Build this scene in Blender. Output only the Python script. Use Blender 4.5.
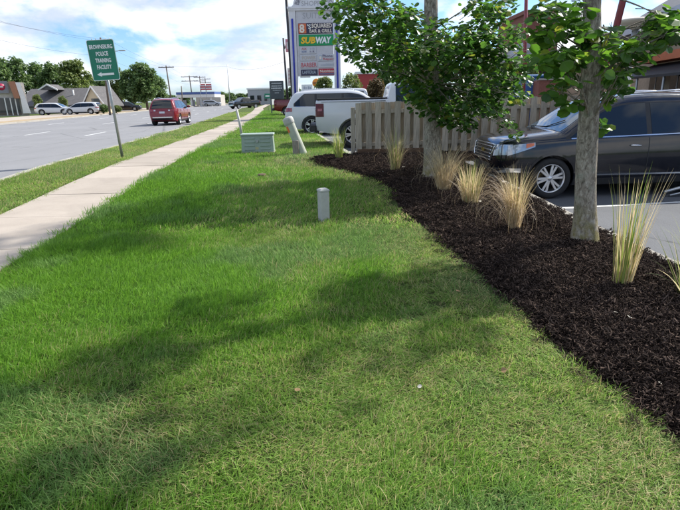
import bpy, bmesh, math, random
import numpy as np
from mathutils import Vector, Matrix, noise

for o in list(bpy.data.objects):
    bpy.data.objects.remove(o)
SC = bpy.context.scene
COL = SC.collection
R = math.radians
rnd = random.Random(7)

# ------------------------------------------------------------------ camera
F = 511.0; H = 1.6; PITCH = R(17.08); ROLL = R(1.2)
cam_d = bpy.data.cameras.new('camera')
cam_d.sensor_width = 36.0
cam_d.lens = F / 680 * 36
cam_d.clip_start = 0.05; cam_d.clip_end = 4000
cam = bpy.data.objects.new('camera', cam_d); COL.objects.link(cam)
cam.matrix_world = (Matrix.Translation((0, 0, H)) @ Matrix.Rotation(R(90) - PITCH, 4, 'X')
                    @ Matrix.Rotation(-ROLL, 4, 'Z'))
SC.camera = cam

# ------------------------------------------------------------------ light
SUN_AZ = Vector((0.84, 0.55)).normalized()   # horizontal direction towards the sun
SUN_EL = R(43)
SUN_DIR = Vector((SUN_AZ.x * math.cos(SUN_EL), SUN_AZ.y * math.cos(SUN_EL), math.sin(SUN_EL)))
sun_d = bpy.data.lights.new('sun', 'SUN')
sun_d.energy = 3.5; sun_d.angle = R(1.5); sun_d.color = (1.0, 0.955, 0.88)
sun = bpy.data.objects.new('sun', sun_d); COL.objects.link(sun)
sun.rotation_euler = SUN_DIR.to_track_quat('Z', 'Y').to_euler()

SC.render.engine = 'CYCLES'
SC.cycles.use_denoising = True
try:
    SC.cycles.denoiser = 'OPENIMAGEDENOISE'
except Exception:
    pass
SC.cycles.max_bounces = 7
SC.cycles.transparent_max_bounces = 8
SC.cycles.caustics_reflective = False; SC.cycles.caustics_refractive = False
SC.view_settings.view_transform = 'Standard'
SC.view_settings.look = 'None'
SC.view_settings.exposure = 1.10
SC.view_settings.gamma = 1.0
SC.view_settings.use_curve_mapping = False


class NT:
    """small helper for node trees"""
    def __init__(s, tree):
        s.t = tree; s.n = tree.nodes; s.l = tree.links
    def add(s, typ, ins=None, **kw):
        nd = s.n.new(typ)
        for k, v in kw.items():
            setattr(nd, k, v)
        for k, v in (ins or {}).items():
            if isinstance(v, bpy.types.NodeSocket):
                s.l.new(v, nd.inputs[k])
            else:
                nd.inputs[k].default_value = v
        return nd
    def math(s, op, a, b=0.0, c=0.0):
        nd = s.add('ShaderNodeMath', {0: a, 1: b, 2: c}, operation=op)
        return nd.outputs[0]
    def mix(s, fac, a, b, mode='MIX'):
        nd = s.n.new('ShaderNodeMix'); nd.data_type = 'RGBA'; nd.blend_type = mode
        for k, v in ((0, fac), (6, a), (7, b)):
            if isinstance(v, bpy.types.NodeSocket):
                s.l.new(v, nd.inputs[k])
            else:
                if k and len(v) == 3: v = (*v, 1)
                nd.inputs[k].default_value = v
        return nd.outputs[2]
    def ramp(s, fac, stops):
        nd = s.add('ShaderNodeValToRGB', {0: fac})
        e = nd.color_ramp.elements
        while len(e) < len(stops): e.new(0.5)
        for el, (p, c) in zip(e, stops):
            el.position = p
            el.color = (c, c, c, 1) if isinstance(c, (int, float)) else (*c, 1)
        return nd.outputs[0]
    def noise(s, vec, scale, detail=4, rough=0.55, dist=0.0):
        ins = {'Scale': scale, 'Detail': detail, 'Roughness': rough, 'Distortion': dist}
        if vec is not None: ins['Vector'] = vec
        return s.add('ShaderNodeTexNoise', ins).outputs[0]


world = bpy.data.worlds.new('World'); SC.world = world
world.use_nodes = True
w = NT(world.node_tree); w.n.clear()
sky = w.add('ShaderNodeTexSky', sky_type='NISHITA', sun_disc=False, sun_elevation=SUN_EL,
            sun_rotation=math.atan2(SUN_AZ.x, SUN_AZ.y), air_density=1.0, dust_density=0.6, ozone_density=1.2)
tc = w.add('ShaderNodeTexCoord')
mp = w.add('ShaderNodeMapping', {'Vector': tc.outputs['Generated'], 'Scale': (1.0, 1.0, 2.3), 'Location': (2.35, 0.4, 0.13)})
n1 = w.noise(mp.outputs[0], 3.4, 9, 0.56, 0.25)
mask = w.ramp(n1, [(0.45, 0.0), (0.54, 1.0)])
mp2 = w.add('ShaderNodeMapping', {'Vector': tc.outputs['Generated'], 'Scale': (1.0, 1.0, 2.6), 'Location': (4.1, 1.0, 0.16)})
n2 = w.noise(mp2.outputs[0], 5.0, 7, 0.55, 0.2)
ccol = w.mix(w.ramp(n2, [(0.40, 0.0), (0.60, 1.0)]), (3.4, 3.9, 4.7), (6.4, 6.4, 6.45))
skyc = w.mix(1.0, sky.outputs[0], (0.50, 0.67, 0.93), 'MULTIPLY')
skyf = w.mix(mask, skyc, ccol)
bg = w.add('ShaderNodeBackground', {'Color': skyf, 'Strength': 0.10})
out = w.add('ShaderNodeOutputWorld', {'Surface': bg.outputs[0]})


# ------------------------------------------------------------------ helpers
def ray(px, py):
    u = px - 340.0; v = 255.0 - py
    c, s = math.cos(-ROLL), math.sin(-ROLL)
    u, v = c * u - s * v, s * u + c * v
    return Vector((u, F * math.cos(PITCH) + v * math.sin(PITCH), -F * math.sin(PITCH) + v * math.cos(PITCH)))
def at(px, py, Y):
    d = ray(px, py); t = Y / d.y
    return Vector((d.x * t, Y, H + d.z * t))
def on_z(px, py, z=0.0):
    d = ray(px, py); t = (z - H) / d.z
    return Vector((d.x * t, d.y * t, z))
def sstep(a, b, x):
    t = min(1, max(0, (x - a) / (b - a))); return t * t * (3 - 2 * t)
def T(y):                                     # gentle rise of the ground away from the viewer
    return 0.22 * sstep(4, 13, y)
def on_ground(px, py, dz=0.0):
    z = 0.0
    for _ in range(12):
        p = on_z(px, py, z); z = T(p.y) + dz
    return on_z(px, py, z)
def walk_l(y): return -4.5 - .055 * y - .00055 * min(y, 90) ** 2 - .05 * max(0, y - 90)
def walk_r(y): return walk_l(y) + 1.36
def road_e(y): return walk_l(y) - 1.35 - .018 * min(y, 60)
def road_f(y): return road_e(y) - 16.5
def kerb_x(y): return 3.5 - .075 * y
def lot_edge(y): return .3 - .145 * (y - 13)
FENCE_Y = 12.6
def lot_z(y): return -.27 + (.42) * sstep(10.2, 14.5, y)

def obj(name, me, parent=None, mats=()):
    o = bpy.data.objects.new(name, me); COL.objects.link(o)
    if parent is not None: o.parent = parent
    if me is not None:
        for m in mats:
            me.materials.append(m)
    return o
def tag(o, label=None, cat=None, group=None, kind=None):
    if label: o['label'] = label
    if cat: o['category'] = cat
    if group: o['group'] = group
    if kind: o['kind'] = kind
    return o
def thing(name, label, cat, loc=(0, 0, 0), rz=0.0, group=None):
    o = bpy.data.objects.new(name, None); COL.objects.link(o)
    o.empty_display_size = 0.1
    o.location = loc; o.rotation_euler = (0, 0, rz)
    return tag(o, label, cat, group)
def copy_tree(o, parent=None):
    c = o.copy(); COL.objects.link(c); c.parent = parent
    for ch in o.children:
        copy_tree(ch, c)
    return c

class MB:
    def __init__(s): s.v = []; s.f = []; s.m = []; s.sm = []; s.oriented = False
    def add(s, vs, fs, mi=0, smooth=False):
        b = len(s.v); s.v += [tuple(p) for p in vs]
        for f in fs:
            s.f.append(tuple(i + b for i in f)); s.m.append(mi); s.sm.append(smooth)
        return s
    def box(s, lo, hi, mi=0, mat=None):
        x0, y0, z0 = lo; x1, y1, z1 = hi
        vs = [(x0,y0,z0),(x1,y0,z0),(x1,y1,z0),(x0,y1,z0),(x0,y0,z1),(x1,y0,z1),(x1,y1,z1),(x0,y1,z1)]
        if mat is not None: vs = [mat @ Vector(p) for p in vs]
        return s.add(vs, [(0,3,2,1),(4,5,6,7),(0,1,5,4),(1,2,6,5),(2,3,7,6),(3,0,4,7)], mi)
    def cbox(s, lo, hi, c=.01, mi=0, mat=None):
        """box with chamfered edges"""
        bm = bmesh.new(); r = bmesh.ops.create_cube(bm, size=1)
        for vv in bm.verts:
            vv.co = Vector([(lo[i] + hi[i]) / 2 + vv.co[i] * (hi[i] - lo[i]) for i in range(3)])
        bmesh.ops.bevel(bm, geom=list(bm.edges), offset=c, segments=1, affect='EDGES')
        bm.verts.index_update()
        vs = [(mat @ vv.co if mat is not None else vv.co.copy()) for vv in bm.verts]
        s.add(vs, [[q.index for q in f.verts] for f in bm.faces], mi); bm.free()
        return s
    def tube(s, pts, rad, n=8, mi=0, cap=True, smooth=True, wob=0.0, seed=0):
        pts = [Vector(p) for p in pts]
        if isinstance(rad, (int, float)): rad = [rad] * len(pts)
        ref = Vector((0.31, 0.77, 0.2)).normalized()
        vs = []; fs = []
        for i, p in enumerate(pts):
            d = (pts[min(i + 1, len(pts) - 1)] - pts[max(i - 1, 0)]).normalized()
            a = d.cross(ref)
            if a.length < .05: a = d.cross(Vector((1, 0, 0)))
            a.normalize(); b = d.cross(a)
            for k in range(n):
                an = 2 * math.pi * k / n; r = rad[i]
                if wob: r *= 1 + wob * noise.noise(Vector((math.cos(an) * 1.6, math.sin(an) * 1.6, i * .23 + seed)))
                vs.append(p + a * (math.cos(an) * r) + b * (math.sin(an) * r))
        for i in range(len(pts) - 1):
            for k in range(n):
                k2 = (k + 1) % n
                fs.append((i * n + k, i * n + k2, (i + 1) * n + k2, (i + 1) * n + k))
        s.add(vs, fs, mi, smooth)
        if cap:
            b = len(s.v) - len(vs)
            s.f.append(tuple(b + k for k in range(n - 1, -1, -1))); s.m.append(mi); s.sm.append(False)
            e = b + (len(pts) - 1) * n
            s.f.append(tuple(e + k for k in range(n))); s.m.append(mi); s.sm.append(False)
        return s
    def lathe(s, prof, n=24, mi=0, axis='Z', c=(0, 0, 0), smooth=True, closed=False):
        vs = []; fs = []
        for k in range(n):
            an = 2 * math.pi * k / n
            for r, h in prof:
                x, y = r * math.cos(an), r * math.sin(an)
                p = (x, y, h) if axis == 'Z' else ((x, h, y) if axis == 'Y' else (h, x, y))
                vs.append((p[0] + c[0], p[1] + c[1], p[2] + c[2]))
        m = len(prof)
        for k in range(n):
            k2 = (k + 1) % n
            for j in range(m if closed else m - 1):
                j2 = (j + 1) % m
                fs.append((k * m + j, k2 * m + j, k2 * m + j2, k * m + j2))
        return s.add(vs, fs, mi, smooth)
    def prism(s, poly, y0, y1, mi=0, axis='Y', mat=None):
        """polygon in x,z extruded along y (or x,y along z)"""
        n = len(poly)
        def P(a, b, h): return Vector((a, h, b)) if axis == 'Y' else (Vector((a, b, h)) if axis == 'Z' else Vector((h, a, b)))
        vs = [P(a, b, y0) for a, b in poly] + [P(a, b, y1) for a, b in poly]
        if mat is not None: vs = [mat @ p for p in vs]
        fs = [tuple(range(n)), tuple(range(2 * n - 1, n - 1, -1))]
        fs += [(i, i + n, (i + 1) % n + n, (i + 1) % n) for i in range(n)]
        return s.add(vs, fs, mi)
    def mesh(s, name, mats=()):
        me = bpy.data.meshes.new(name); me.from_pydata(s.v, [], s.f)
        for m in mats: me.materials.append(m)
        me.polygons.foreach_set('material_index', s.m)
        me.polygons.foreach_set('use_smooth', s.sm)
        me.update(); return me
    def build(s, name, mats, parent=None, fix=True):
        if not isinstance(mats, (list, tuple)): mats = [mats]
        me = s.mesh(name, mats)
        if fix and not s.oriented:
            bm = bmesh.new(); bm.from_mesh(me)
            bmesh.ops.recalc_face_normals(bm, faces=list(bm.faces))
            bm.to_mesh(me); bm.free()
        return obj(name, me, parent)

# ------------------------------------------------------------------ materials
def mat_new(name):
    m = bpy.data.materials.new(name); m.use_nodes = True
    t = NT(m.node_tree); t.n.clear()
    o = t.add('ShaderNodeOutputMaterial')
    return m, t, o
def M(name, col, rough=.6, metal=0.0, var=.15, vscale=6.0, bump=0.0, bscale=40.0, spec=.5, coat=0.0,
      rand=0.0, stretch=None, col2=None, emit=None, grime=0.0):
    m, t, o = mat_new(name)
    tc = t.add('ShaderNodeTexCoord'); vec = tc.outputs['Object']
    if stretch: vec = t.add('ShaderNodeMapping', {'Vector': vec, 'Scale': stretch}).outputs[0]
    nz = t.noise(vec, vscale, 6, .6)
    f = t.ramp(nz, [(.3, 0.0), (.7, 1.0)])
    c2 = col2 or tuple(min(1, c * (1 + var)) for c in col)
    c1 = tuple(c * (1 - var) for c in col)
    c = t.mix(f, c1, c2)
    if rand:
        oi = t.add('ShaderNodeObjectInfo')
        k = t.math('MULTIPLY_ADD', oi.outputs['Random'], 2 * rand, 1 - rand)
        hs = t.add('ShaderNodeHueSaturation', {'Value': k, 'Color': c}); c = hs.outputs[0]
    if grime:
        g = t.ramp(t.noise(vec, vscale * .35, 8, .7, .6), [(.5, 0.0), (.68, grime)])
        c = t.mix(g, c, tuple(x * .35 for x in col))
    ins = {'Base Color': c, 'Roughness': rough, 'Metallic': metal, 'Specular IOR Level': spec, 'Coat Weight': coat, 'Coat Roughness': .04}
    if emit: ins['Emission Color'] = (*emit[:3], 1); ins['Emission Strength'] = emit[3]
    b = t.add('ShaderNodeBsdfPrincipled', ins)
    if bump:
        nb = t.noise(vec, bscale, 8, .65)
        bp = t.add('ShaderNodeBump', {'Strength': bump, 'Distance': .02, 'Height': nb})
        t.l.new(bp.outputs[0], b.inputs['Normal'])
    t.l.new(b.outputs[0], o.inputs[0])
    return m

def asphalt(name, c0, c1, scale=.25, cracks=True):
    m, t, o = mat_new(name)
    tc = t.add('ShaderNodeTexCoord'); v = tc.outputs['Object']
    a = t.noise(v, scale, 6, .6)
    fine = t.noise(v, 90, 3, .7)
    streak = t.noise(t.add('ShaderNodeMapping', {'Vector': v, 'Scale': (1.2, .05, 1)}).outputs[0], 1.2, 5, .6)
    c = t.mix(t.ramp(a, [(.35, 0.), (.65, 1.)]), c0, c1)
    c = t.mix(t.math('MULTIPLY', t.ramp(streak, [(.45, 0.), (.7, 1.)]), .35), c, tuple(x * .62 for x in c0))
    c = t.mix(.5, c, t.ramp(fine, [(.25, tuple(x * .45 for x in c0)), (.8, tuple(min(1, x * 1.6) for x in c1))]))
    if cracks:
        vo = t.add('ShaderNodeTexVoronoi', {'Vector': t.add('ShaderNodeMapping', {'Vector': v, 'Scale': (.35, .12, 1)}).outputs[0],
                   'Scale': 1.0, 'Randomness': 1.0}, feature='DISTANCE_TO_EDGE')
        wob = t.math('ADD', vo.outputs[0], t.math('MULTIPLY', t.math('SUBTRACT', t.noise(v, 4, 4, .7), .5), .04))
        ck = t.ramp(wob, [(.0, 1.), (.008, 0.)])
        c = t.mix(t.math('MULTIPLY', ck, .7), c, tuple(x * .4 for x in c0))
    b = t.add('ShaderNodeBsdfPrincipled', {'Base Color': c, 'Roughness': .85, 'Specular IOR Level': .3})
    bp = t.add('ShaderNodeBump', {'Strength': .5, 'Distance': .006, 'Height': fine})
    t.l.new(bp.outputs[0], b.inputs['Normal'])
    t.l.new(b.outputs[0], o.inputs[0])
    return m

def concrete(name, c0, c1):
    m, t, o = mat_new(name)
    tc = t.add('ShaderNodeTexCoord'); v = tc.outputs['Object']
    oi = t.add('ShaderNodeObjectInfo')
    a = t.noise(v, 1.1, 7, .65)
    st = t.noise(v, .5, 5, .7, .8)
    fine = t.noise(v, 120, 3, .7)
    c = t.mix(t.ramp(a, [(.3, 0.), (.7, 1.)]), c0, c1)
    c = t.mix(t.ramp(st, [(.48, 0.), (.68, .55)]), c, tuple(x * .62 for x in c0))
    c = t.mix(.3, c, t.ramp(fine, [(.3, tuple(x * .6 for x in c0)), (.75, tuple(min(1, x * 1.25) for x in c1))]))
    hs = t.add('ShaderNodeHueSaturation', {'Value': t.math('MULTIPLY_ADD', oi.outputs['Random'], .16, .92), 'Color': c})
    b = t.add('ShaderNodeBsdfPrincipled', {'Base Color': hs.outputs[0], 'Roughness': .9, 'Specular IOR Level': .25})
    bp = t.add('ShaderNodeBump', {'Strength': .35, 'Distance': .004, 'Height': fine})
    t.l.new(bp.outputs[0], b.inputs['Normal'])
    t.l.new(b.outputs[0], o.inputs[0])
    return m

def foliage(name, dark, light, trans=.45, attr='tint', rough=.5, objrand=False, yellow=None, spec=.45):
    m, t, o = mat_new(name)
    if objrand:
        f = t.add('ShaderNodeObjectInfo').outputs['Random']
    else:
        f = t.add('ShaderNodeAttribute', attribute_name=attr).outputs['Fac']
    c = t.mix(f, dark, light)
    if yellow:
        c = t.mix(t.ramp(f, [(.90, 0.), (1.0, 1.)]), c, yellow)
    b = t.add('ShaderNodeBsdfPrincipled', {'Base Color': c, 'Roughness': rough, 'Specular IOR Level': spec})
    hs = t.add('ShaderNodeHueSaturation', {'Value': 1.5, 'Saturation': 1.05, 'Color': c})
    tr = t.add('ShaderNodeBsdfTranslucent', {'Color': hs.outputs[0]})
    mx = t.add('ShaderNodeMixShader', {0: trans, 1: b.outputs[0], 2: tr.outputs[0]})
    t.l.new(mx.outputs[0], o.inputs[0])
    return m

def grass_mat(name):
    """blade colour: per blade tint, per tuft dryness (how healthy that patch of lawn is)"""
    m, t, o = mat_new(name)
    tint = t.add('ShaderNodeAttribute', attribute_name='tint').outputs['Fac']
    dry = t.add('ShaderNodeAttribute', attribute_name='dry', attribute_type='INSTANCER').outputs['Fac']
    lush = t.mix(tint, (.072, .185, .014), (.22, .42, .045))
    yel = t.mix(tint, (.14, .27, .033), (.315, .455, .10))
    c = t.mix(t.ramp(dry, [(.15, 0.), (.75, 1.)]), lush, yel)
    fes = t.add('ShaderNodeAttribute', attribute_name='fes', attribute_type='INSTANCER').outputs['Fac']
    c = t.mix(t.math('MULTIPLY', fes, .65), c, t.mix(tint, (.085, .168, .045), (.24, .37, .13)))
    # dead blades: share grows with dryness
    k = t.math('GREATER_THAN', t.math('ADD', t.math('FRACT', t.math('MULTIPLY', tint, 37.7)), t.math('MULTIPLY', dry, .42)), 1.05)
    c = t.mix(k, c, t.mix(tint, (.32, .27, .11), (.54, .47, .24)))
    b = t.add('ShaderNodeBsdfPrincipled', {'Base Color': c, 'Roughness': .55, 'Specular IOR Level': .35})
    hs = t.add('ShaderNodeHueSaturation', {'Value': 1.35, 'Color': c})
    tr = t.add('ShaderNodeBsdfTranslucent', {'Color': hs.outputs[0]})
    mx = t.add('ShaderNodeMixShader', {0: .45, 1: b.outputs[0], 2: tr.outputs[0]})
    t.l.new(mx.outputs[0], o.inputs[0])
    return m

def turf_mat(name):
    """soil and thatch under the blades; short far turf"""
    m, t, o = mat_new(name)
    v = t.add('ShaderNodeTexCoord').outputs['Object']
    a = t.noise(v, .7, 7, .65); b_ = t.noise(v, 14, 6, .75); fi = t.noise(v, 110, 4, .8)
    c = t.mix(t.ramp(a, [(.35, 0.), (.68, 1.)]), (.045, .095, .018), (.12, .145, .045))
    c = t.mix(t.ramp(b_, [(.48, 0.), (.72, .7)]), c, (.16, .13, .07))
    c = t.mix(.55, c, t.ramp(fi, [(.3, (.015, .03, .008)), (.75, (.13, .18, .05))]))
    b = t.add('ShaderNodeBsdfPrincipled', {'Base Color': c, 'Roughness': .95, 'Specular IOR Level': .1})
    bp = t.add('ShaderNodeBump', {'Strength': 1.0, 'Distance': .03, 'Height': fi})
    t.l.new(bp.outputs[0], b.inputs['Normal'])
    t.l.new(b.outputs[0], o.inputs[0])
    return m

def bark_mat(name):
    m, t, o = mat_new(name)
    v = t.add('ShaderNodeTexCoord').outputs['Object']
    vs = t.add('ShaderNodeMapping', {'Vector': v, 'Scale': (1, 1, .42)}).outputs[0]
    fur = t.noise(vs, 36, 8, .74, .6)
    big = t.noise(v, 5, 6, .65)
    c = t.ramp(fur, [(.32, (.06, .05, .038)), (.48, (.29, .25, .195)), (.66, (.56, .51, .42))])
    lich = t.ramp(t.noise(v, 9, 7, .7), [(.56, 0.), (.64, 1.)])
    c = t.mix(t.math('MULTIPLY', lich, .6), c, (.25, .28, .21))
    c = t.mix(t.ramp(big, [(.5, 0.), (.75, .5)]), c, (.10, .085, .06))
    zz = t.add('ShaderNodeSeparateXYZ', {0: v}).outputs[2]
    moss = t.math('MULTIPLY', t.ramp(zz, [(.12, 1.), (.5, 0.)]), t.ramp(t.noise(v, 11, 6, .7), [(.42, 0.), (.58, .75)]))
    c = t.mix(moss, c, (.24, .21, .07))
    b = t.add('ShaderNodeBsdfPrincipled', {'Base Color': c, 'Roughness': .92, 'Specular IOR Level': .15})
    bp = t.add('ShaderNodeBump', {'Strength': 1.0, 'Distance': .02, 'Height': fur})
    t.l.new(bp.outputs[0], b.inputs['Normal'])
    t.l.new(b.outputs[0], o.inputs[0])
    return m

def paint(name, col, rough=.28, flake=.0, metal=.0):
    m, t, o = mat_new(name)
    v = t.add('ShaderNodeTexCoord').outputs['Object']
    d = t.noise(v, 2.5, 6, .6)
    c = t.mix(t.ramp(d, [(.4, 0.), (.75, .05)]), col, (.25, .24, .22))
    dust = t.math('MULTIPLY_ADD', t.noise(v, 7, 5, .65), .16, rough - .08)
    b = t.add('ShaderNodeBsdfPrincipled', {'Base Color': c, 'Roughness': dust, 'Metallic': metal, 'Specular IOR Level': .4, 'Coat Weight': .55, 'Coat Roughness': .05})
    t.l.new(b.outputs[0], o.inputs[0])
    return m

def car_glass(name, col=(.012, .016, .018)):
    m, t, o = mat_new(name)
    v = t.add('ShaderNodeTexCoord').outputs['Object']
    r = t.math('MULTIPLY_ADD', t.noise(v, 3, 5, .6), .06, .0)
    b = t.add('ShaderNodeBsdfPrincipled', {'Base Color': (*col, 1), 'Roughness': r, 'Specular IOR Level': .6, 'Coat Weight': .15, 'Coat Roughness': .01})
    t.l.new(b.outputs[0], o.inputs[0])
    return m

MAT = dict(
    turf=turf_mat('turf'), blade=grass_mat('grass_blade'), bark=bark_mat('bark'),
    road=asphalt('road_asphalt', (.19, .19, .195), (.25, .25, .255)),
    lot=asphalt('lot_asphalt', (.095, .10, .11), (.14, .145, .155), .4),
    conc=concrete('concrete', (.345, .30, .252), (.435, .38, .322)),
    kerb=concrete('kerb_concrete', (.32, .30, .26), (.44, .41, .36)),
    line=M('road_paint', (.68, .68, .66), .7, var=.15, vscale=9, grime=.7),
    soil=M('soil', (.018, .012, .009), .95, var=.4, vscale=20, bump=1., bscale=60, spec=.1),
    fence=M('weathered_wood', (.43, .37, .29), .9, var=.3, vscale=5, stretch=(6, 6, .6), bump=.6, bscale=30, spec=.15, rand=.22, grime=.35),
    oldwood=M('brown_timber', (.14, .085, .055), .9, var=.35, stretch=(.6, 5, 5), bump=.5, spec=.15),
    white_plastic=M('white_plastic', (.44, .435, .40), .55, var=.1, vscale=9, grime=.35, bump=.1),
    grey_green=M('pale_green_plastic', (.30, .37, .31), .5, var=.08, vscale=5, grime=.2),
    galv=M('galvanised_steel', (.36, .38, .38), .45, .7, var=.15, vscale=12),
    black=M('black_plastic', (.018, .018, .019), .55, var=.25, bump=.1),
    rubber=M('tyre_rubber', (.014, .014, .015), .8, var=.3, vscale=20, bump=.3, bscale=80),
    alloy=M('alloy_wheel', (.62, .62, .63), .28, .85, var=.08),
    chrome=M('chrome_trim', (.72, .72, .73), .12, .95, var=.05),
    dark_under=M('underbody', (.012, .012, .012), .9, var=.3),
    glass=car_glass('tinted_glass'), screen=car_glass('windscreen_glass', (.05, .085, .12)), dark_red_lens=M('dark_red_lens', (.085, .005, .008), .2, var=.3, vscale=14, coat=.1, spec=.3), lamp_glass=M('headlamp_lens', (.42, .46, .52), .06, .25, var=.25, vscale=8, coat=1.0),  # windscreen: pale blue sky reflection painted into the base colour
    red_lens=M('red_lens', (.26, .010, .012), .12, var=.35, vscale=14, coat=1.0),
    amber=M('amber_lens', (.75, .16, .02), .15, var=.15, coat=1.0),
    white_lens=M('clear_lens', (.6, .6, .6), .12, var=.2, coat=1.0),
    plate=M('number_plate', (.55, .57, .6), .4, var=.15, vscale=30),
    p_dark=paint('charcoal_paint', (.006, .0066, .011), .12),
    p_white=paint('white_paint', (.58, .60, .62), .3),
    p_red=paint('red_paint', (.20, .006, .014), .25, metal=.1),
    p_black=paint('black_paint', (.007, .008, .009), .2),
    p_maroon=paint('dark_red_paint', (.16, .012, .018), .28),
    p_silver=paint('silver_paint', (.42, .43, .44), .3, metal=.6),
)

# ------------------------------------------------------------------ ground, road, walk, lot
def strip(name, ys, xl, xr, zf, mats, nx=1, parent=None, kind='structure', skirt=0.0):
    mb = MB(); n = nx + 1
    for y in ys:
        a, b = xl(y), xr(y)
        for i in range(n):
            x = a + (b - a) * i / nx; mb.v.append((x, y, zf(x, y)))
    for j in range(len(ys) - 1):
        for i in range(nx):
            mb.f.append((j * n + i, j * n + i + 1, (j + 1) * n + i + 1, (j + 1) * n + i)); mb.m.append(0); mb.sm.append(False)
    if skirt:
        for col in (0, nx):
            for j in range(len(ys) - 1):
                p, q = mb.v[j * n + col], mb.v[(j + 1) * n + col]
                mb.add([p, q, (q[0], q[1], q[2] - skirt), (p[0], p[1], p[2] - skirt)], [(0, 1, 2, 3)])
        for j in (0, len(ys) - 1):
            p, q = mb.v[j * n], mb.v[j * n + nx]
            mb.add([p, q, (q[0], q[1], q[2] - skirt), (p[0], p[1], p[2] - skirt)], [(0, 1, 2, 3)])
    o = mb.build(name, mats, parent)
    if kind: tag(o, kind=kind)
    return o
YS = [-14, -6, -2, 0, 1, 2, 3] + [4 + .5 * i for i in range(21)] + [16, 18, 20, 24, 28, 34, 40, 48, 56, 66, 78, 92, 110, 130, 160, 200, 320]
# base terrain
mb = MB()
rows = [-60] + YS[:24] + [FENCE_Y + .13, FENCE_Y + .15] + [y for y in YS if y > 13] + [300, 500, 900, 1500]
rows = sorted(set(rows)); ncol = 8
for y in rows:
    yy = min(y, 200); t = T(y)
    e = kerb_x(yy) if y < FENCE_Y + .14 else lot_edge(min(yy, 70)) + .1
    xs = [(-1500, t + .0), (road_f(yy) - 1, t + .0), (road_f(yy) - .05, t - .16), (walk_l(yy), t - .16), (e - .06, t - .16), (e + .02, lot_z(y) - .08), (70, lot_z(y) - .08), (1500, lot_z(y) - .08)]
    mb.v += [(x, y, z) for x, z in xs]
for j in range(len(rows) - 1):
    for i in range(ncol - 1):
        mb.f.append((j * ncol + i, j * ncol + i + 1, (j + 1) * ncol + i + 1, (j + 1) * ncol + i)); mb.m.append(0); mb.sm.append(False)
tag(mb.build('ground', MAT['turf']), kind='structure')

ROADY = [y for y in YS if y >= -14]
strip('road', ROADY, lambda y: road_f(y), lambda y: road_e(y) - .15, lambda x, y: T(y) - .10, MAT['road'], 4)
strip('road_kerb', ROADY, lambda y: road_e(y) - .15, road_e, lambda x, y: T(y) + .012, MAT['kerb'], 1, skirt=.2)
strip('far_kerb', ROADY, lambda y: road_f(y) - .18, road_f, lambda x, y: T(y) + .02, MAT['kerb'], 1, skirt=.2)
MAT['dry'] = M('dry_verge', (.33, .25, .15), .95, var=.3, vscale=1.5, bump=.6, bscale=50)
strip('dry_verge', ROADY, lambda y: road_f(y) - 2.6, lambda y: road_f(y) - .18, lambda x, y: T(y) + .008, MAT['dry'], 1)
strip('frontage_pavement', ROADY, lambda y: road_f(y) - 9, lambda y: road_f(y) - 2.6, lambda x, y: T(y) + .008, MAT['conc'], 1)
# painted lane marks
def lane(off): return lambda y: road_e(y) - off
def mark(off, y0, y1, wd=.13):
    ys = [y0 + (y1 - y0) * i / 4 for i in range(5)]
    strip('lane_mark', ys, lambda y: lane(off)(y) - wd / 2, lambda y: lane(off)(y) + wd / 2, lambda x, y: T(y) - .096, MAT['line'], 1)
y = 13.0
while y < 130:
    mark(4.0, y, y + 3.0); mark(7.6, y + 1.5, y + 4.5); mark(12.2, y + 3, y + 6); y += 12

# sidewalk of single slabs
side = strip('sidewalk', [y for y in YS if y >= -6], lambda y: walk_l(y) + .02, lambda y: walk_r(y) - .02, lambda x, y: T(y) - .03, MAT['soil'], 1)
y = -2.0
while y < 150:
    ln = 1.52 if y < 60 else 9.0
    ys = [y + .008, y + ln / 2, y + ln - .008]; dz = rnd.uniform(-.004, .004)
    strip('slab', ys, walk_l, walk_r, lambda x, y: T(y) + .014 + dz, MAT['conc'], 1, parent=side, kind=None, skirt=.08)
    y += ln

# ---- bed outline (lawn side), taken along the photo's edge
BED_PX = [(308,160),(318,165),(335,170),(360,176),(378,182),(388,189),(393,200),(402,212),(418,226),(432,238),(452,253),(470,268),(490,286),(510,305),(528,323),(545,342),(560,352),(575,362),(592,375),(610,388),(630,404),(650,420),(680,447)]
BED = [on_ground(*p) for p in BED_PX]
BED = BED + [BED[-1] + Vector((.10, -.9, 0)), BED[-1] + Vector((.3, -2.4, 0))]
_by = np.array([p.y for p in BED][::-1]); _bx = np.array([p.x for p in BED][::-1])
TIP = BED[0]
def bed_x(y): return float(np.interp(y, _by, _bx))
def far_bed_y(x):                 # far rim of the bed between the tip and the fence foot
    return float(np.interp(x, [TIP.x, TIP.x + .35, .35, .9], [TIP.y, TIP.y + .35, FENCE_Y + .1, FENCE_Y + .1]))
BED_BACK = 11.25
def in_bed(x, y):
    if y > FENCE_Y + .1 or (x > kerb_x(y) and not (y > BED_BACK and x < 8.2)): return False
    if y > TIP.y - .02: return x > TIP.x and y < far_bed_y(x)
    return x > bed_x(y) and y < far_bed_y(max(x, TIP.x))
def bed_z(x, y):
    if y <= TIP.y: d = x - bed_x(y)
    else: d = min(x - TIP.x, far_bed_y(x) - y)
    d2 = kerb_x(y) - x if y < BED_BACK else max(kerb_x(y) - x, min(y - BED_BACK, 8.2 - x))
    t = T(y)
    lift = .09 * sstep(0, .45, d) * (1 - .8 * sstep(.5, 0, d2)) - .035 * (1 - sstep(.0, .14, d))
    lift += .03 * noise.noise(Vector((x * 1.4, y * 1.4, 3))) + .016 * noise.noise(Vector((x * 5, y * 5, 1))) * sstep(0, .2, d)
    return t + lift
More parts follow.
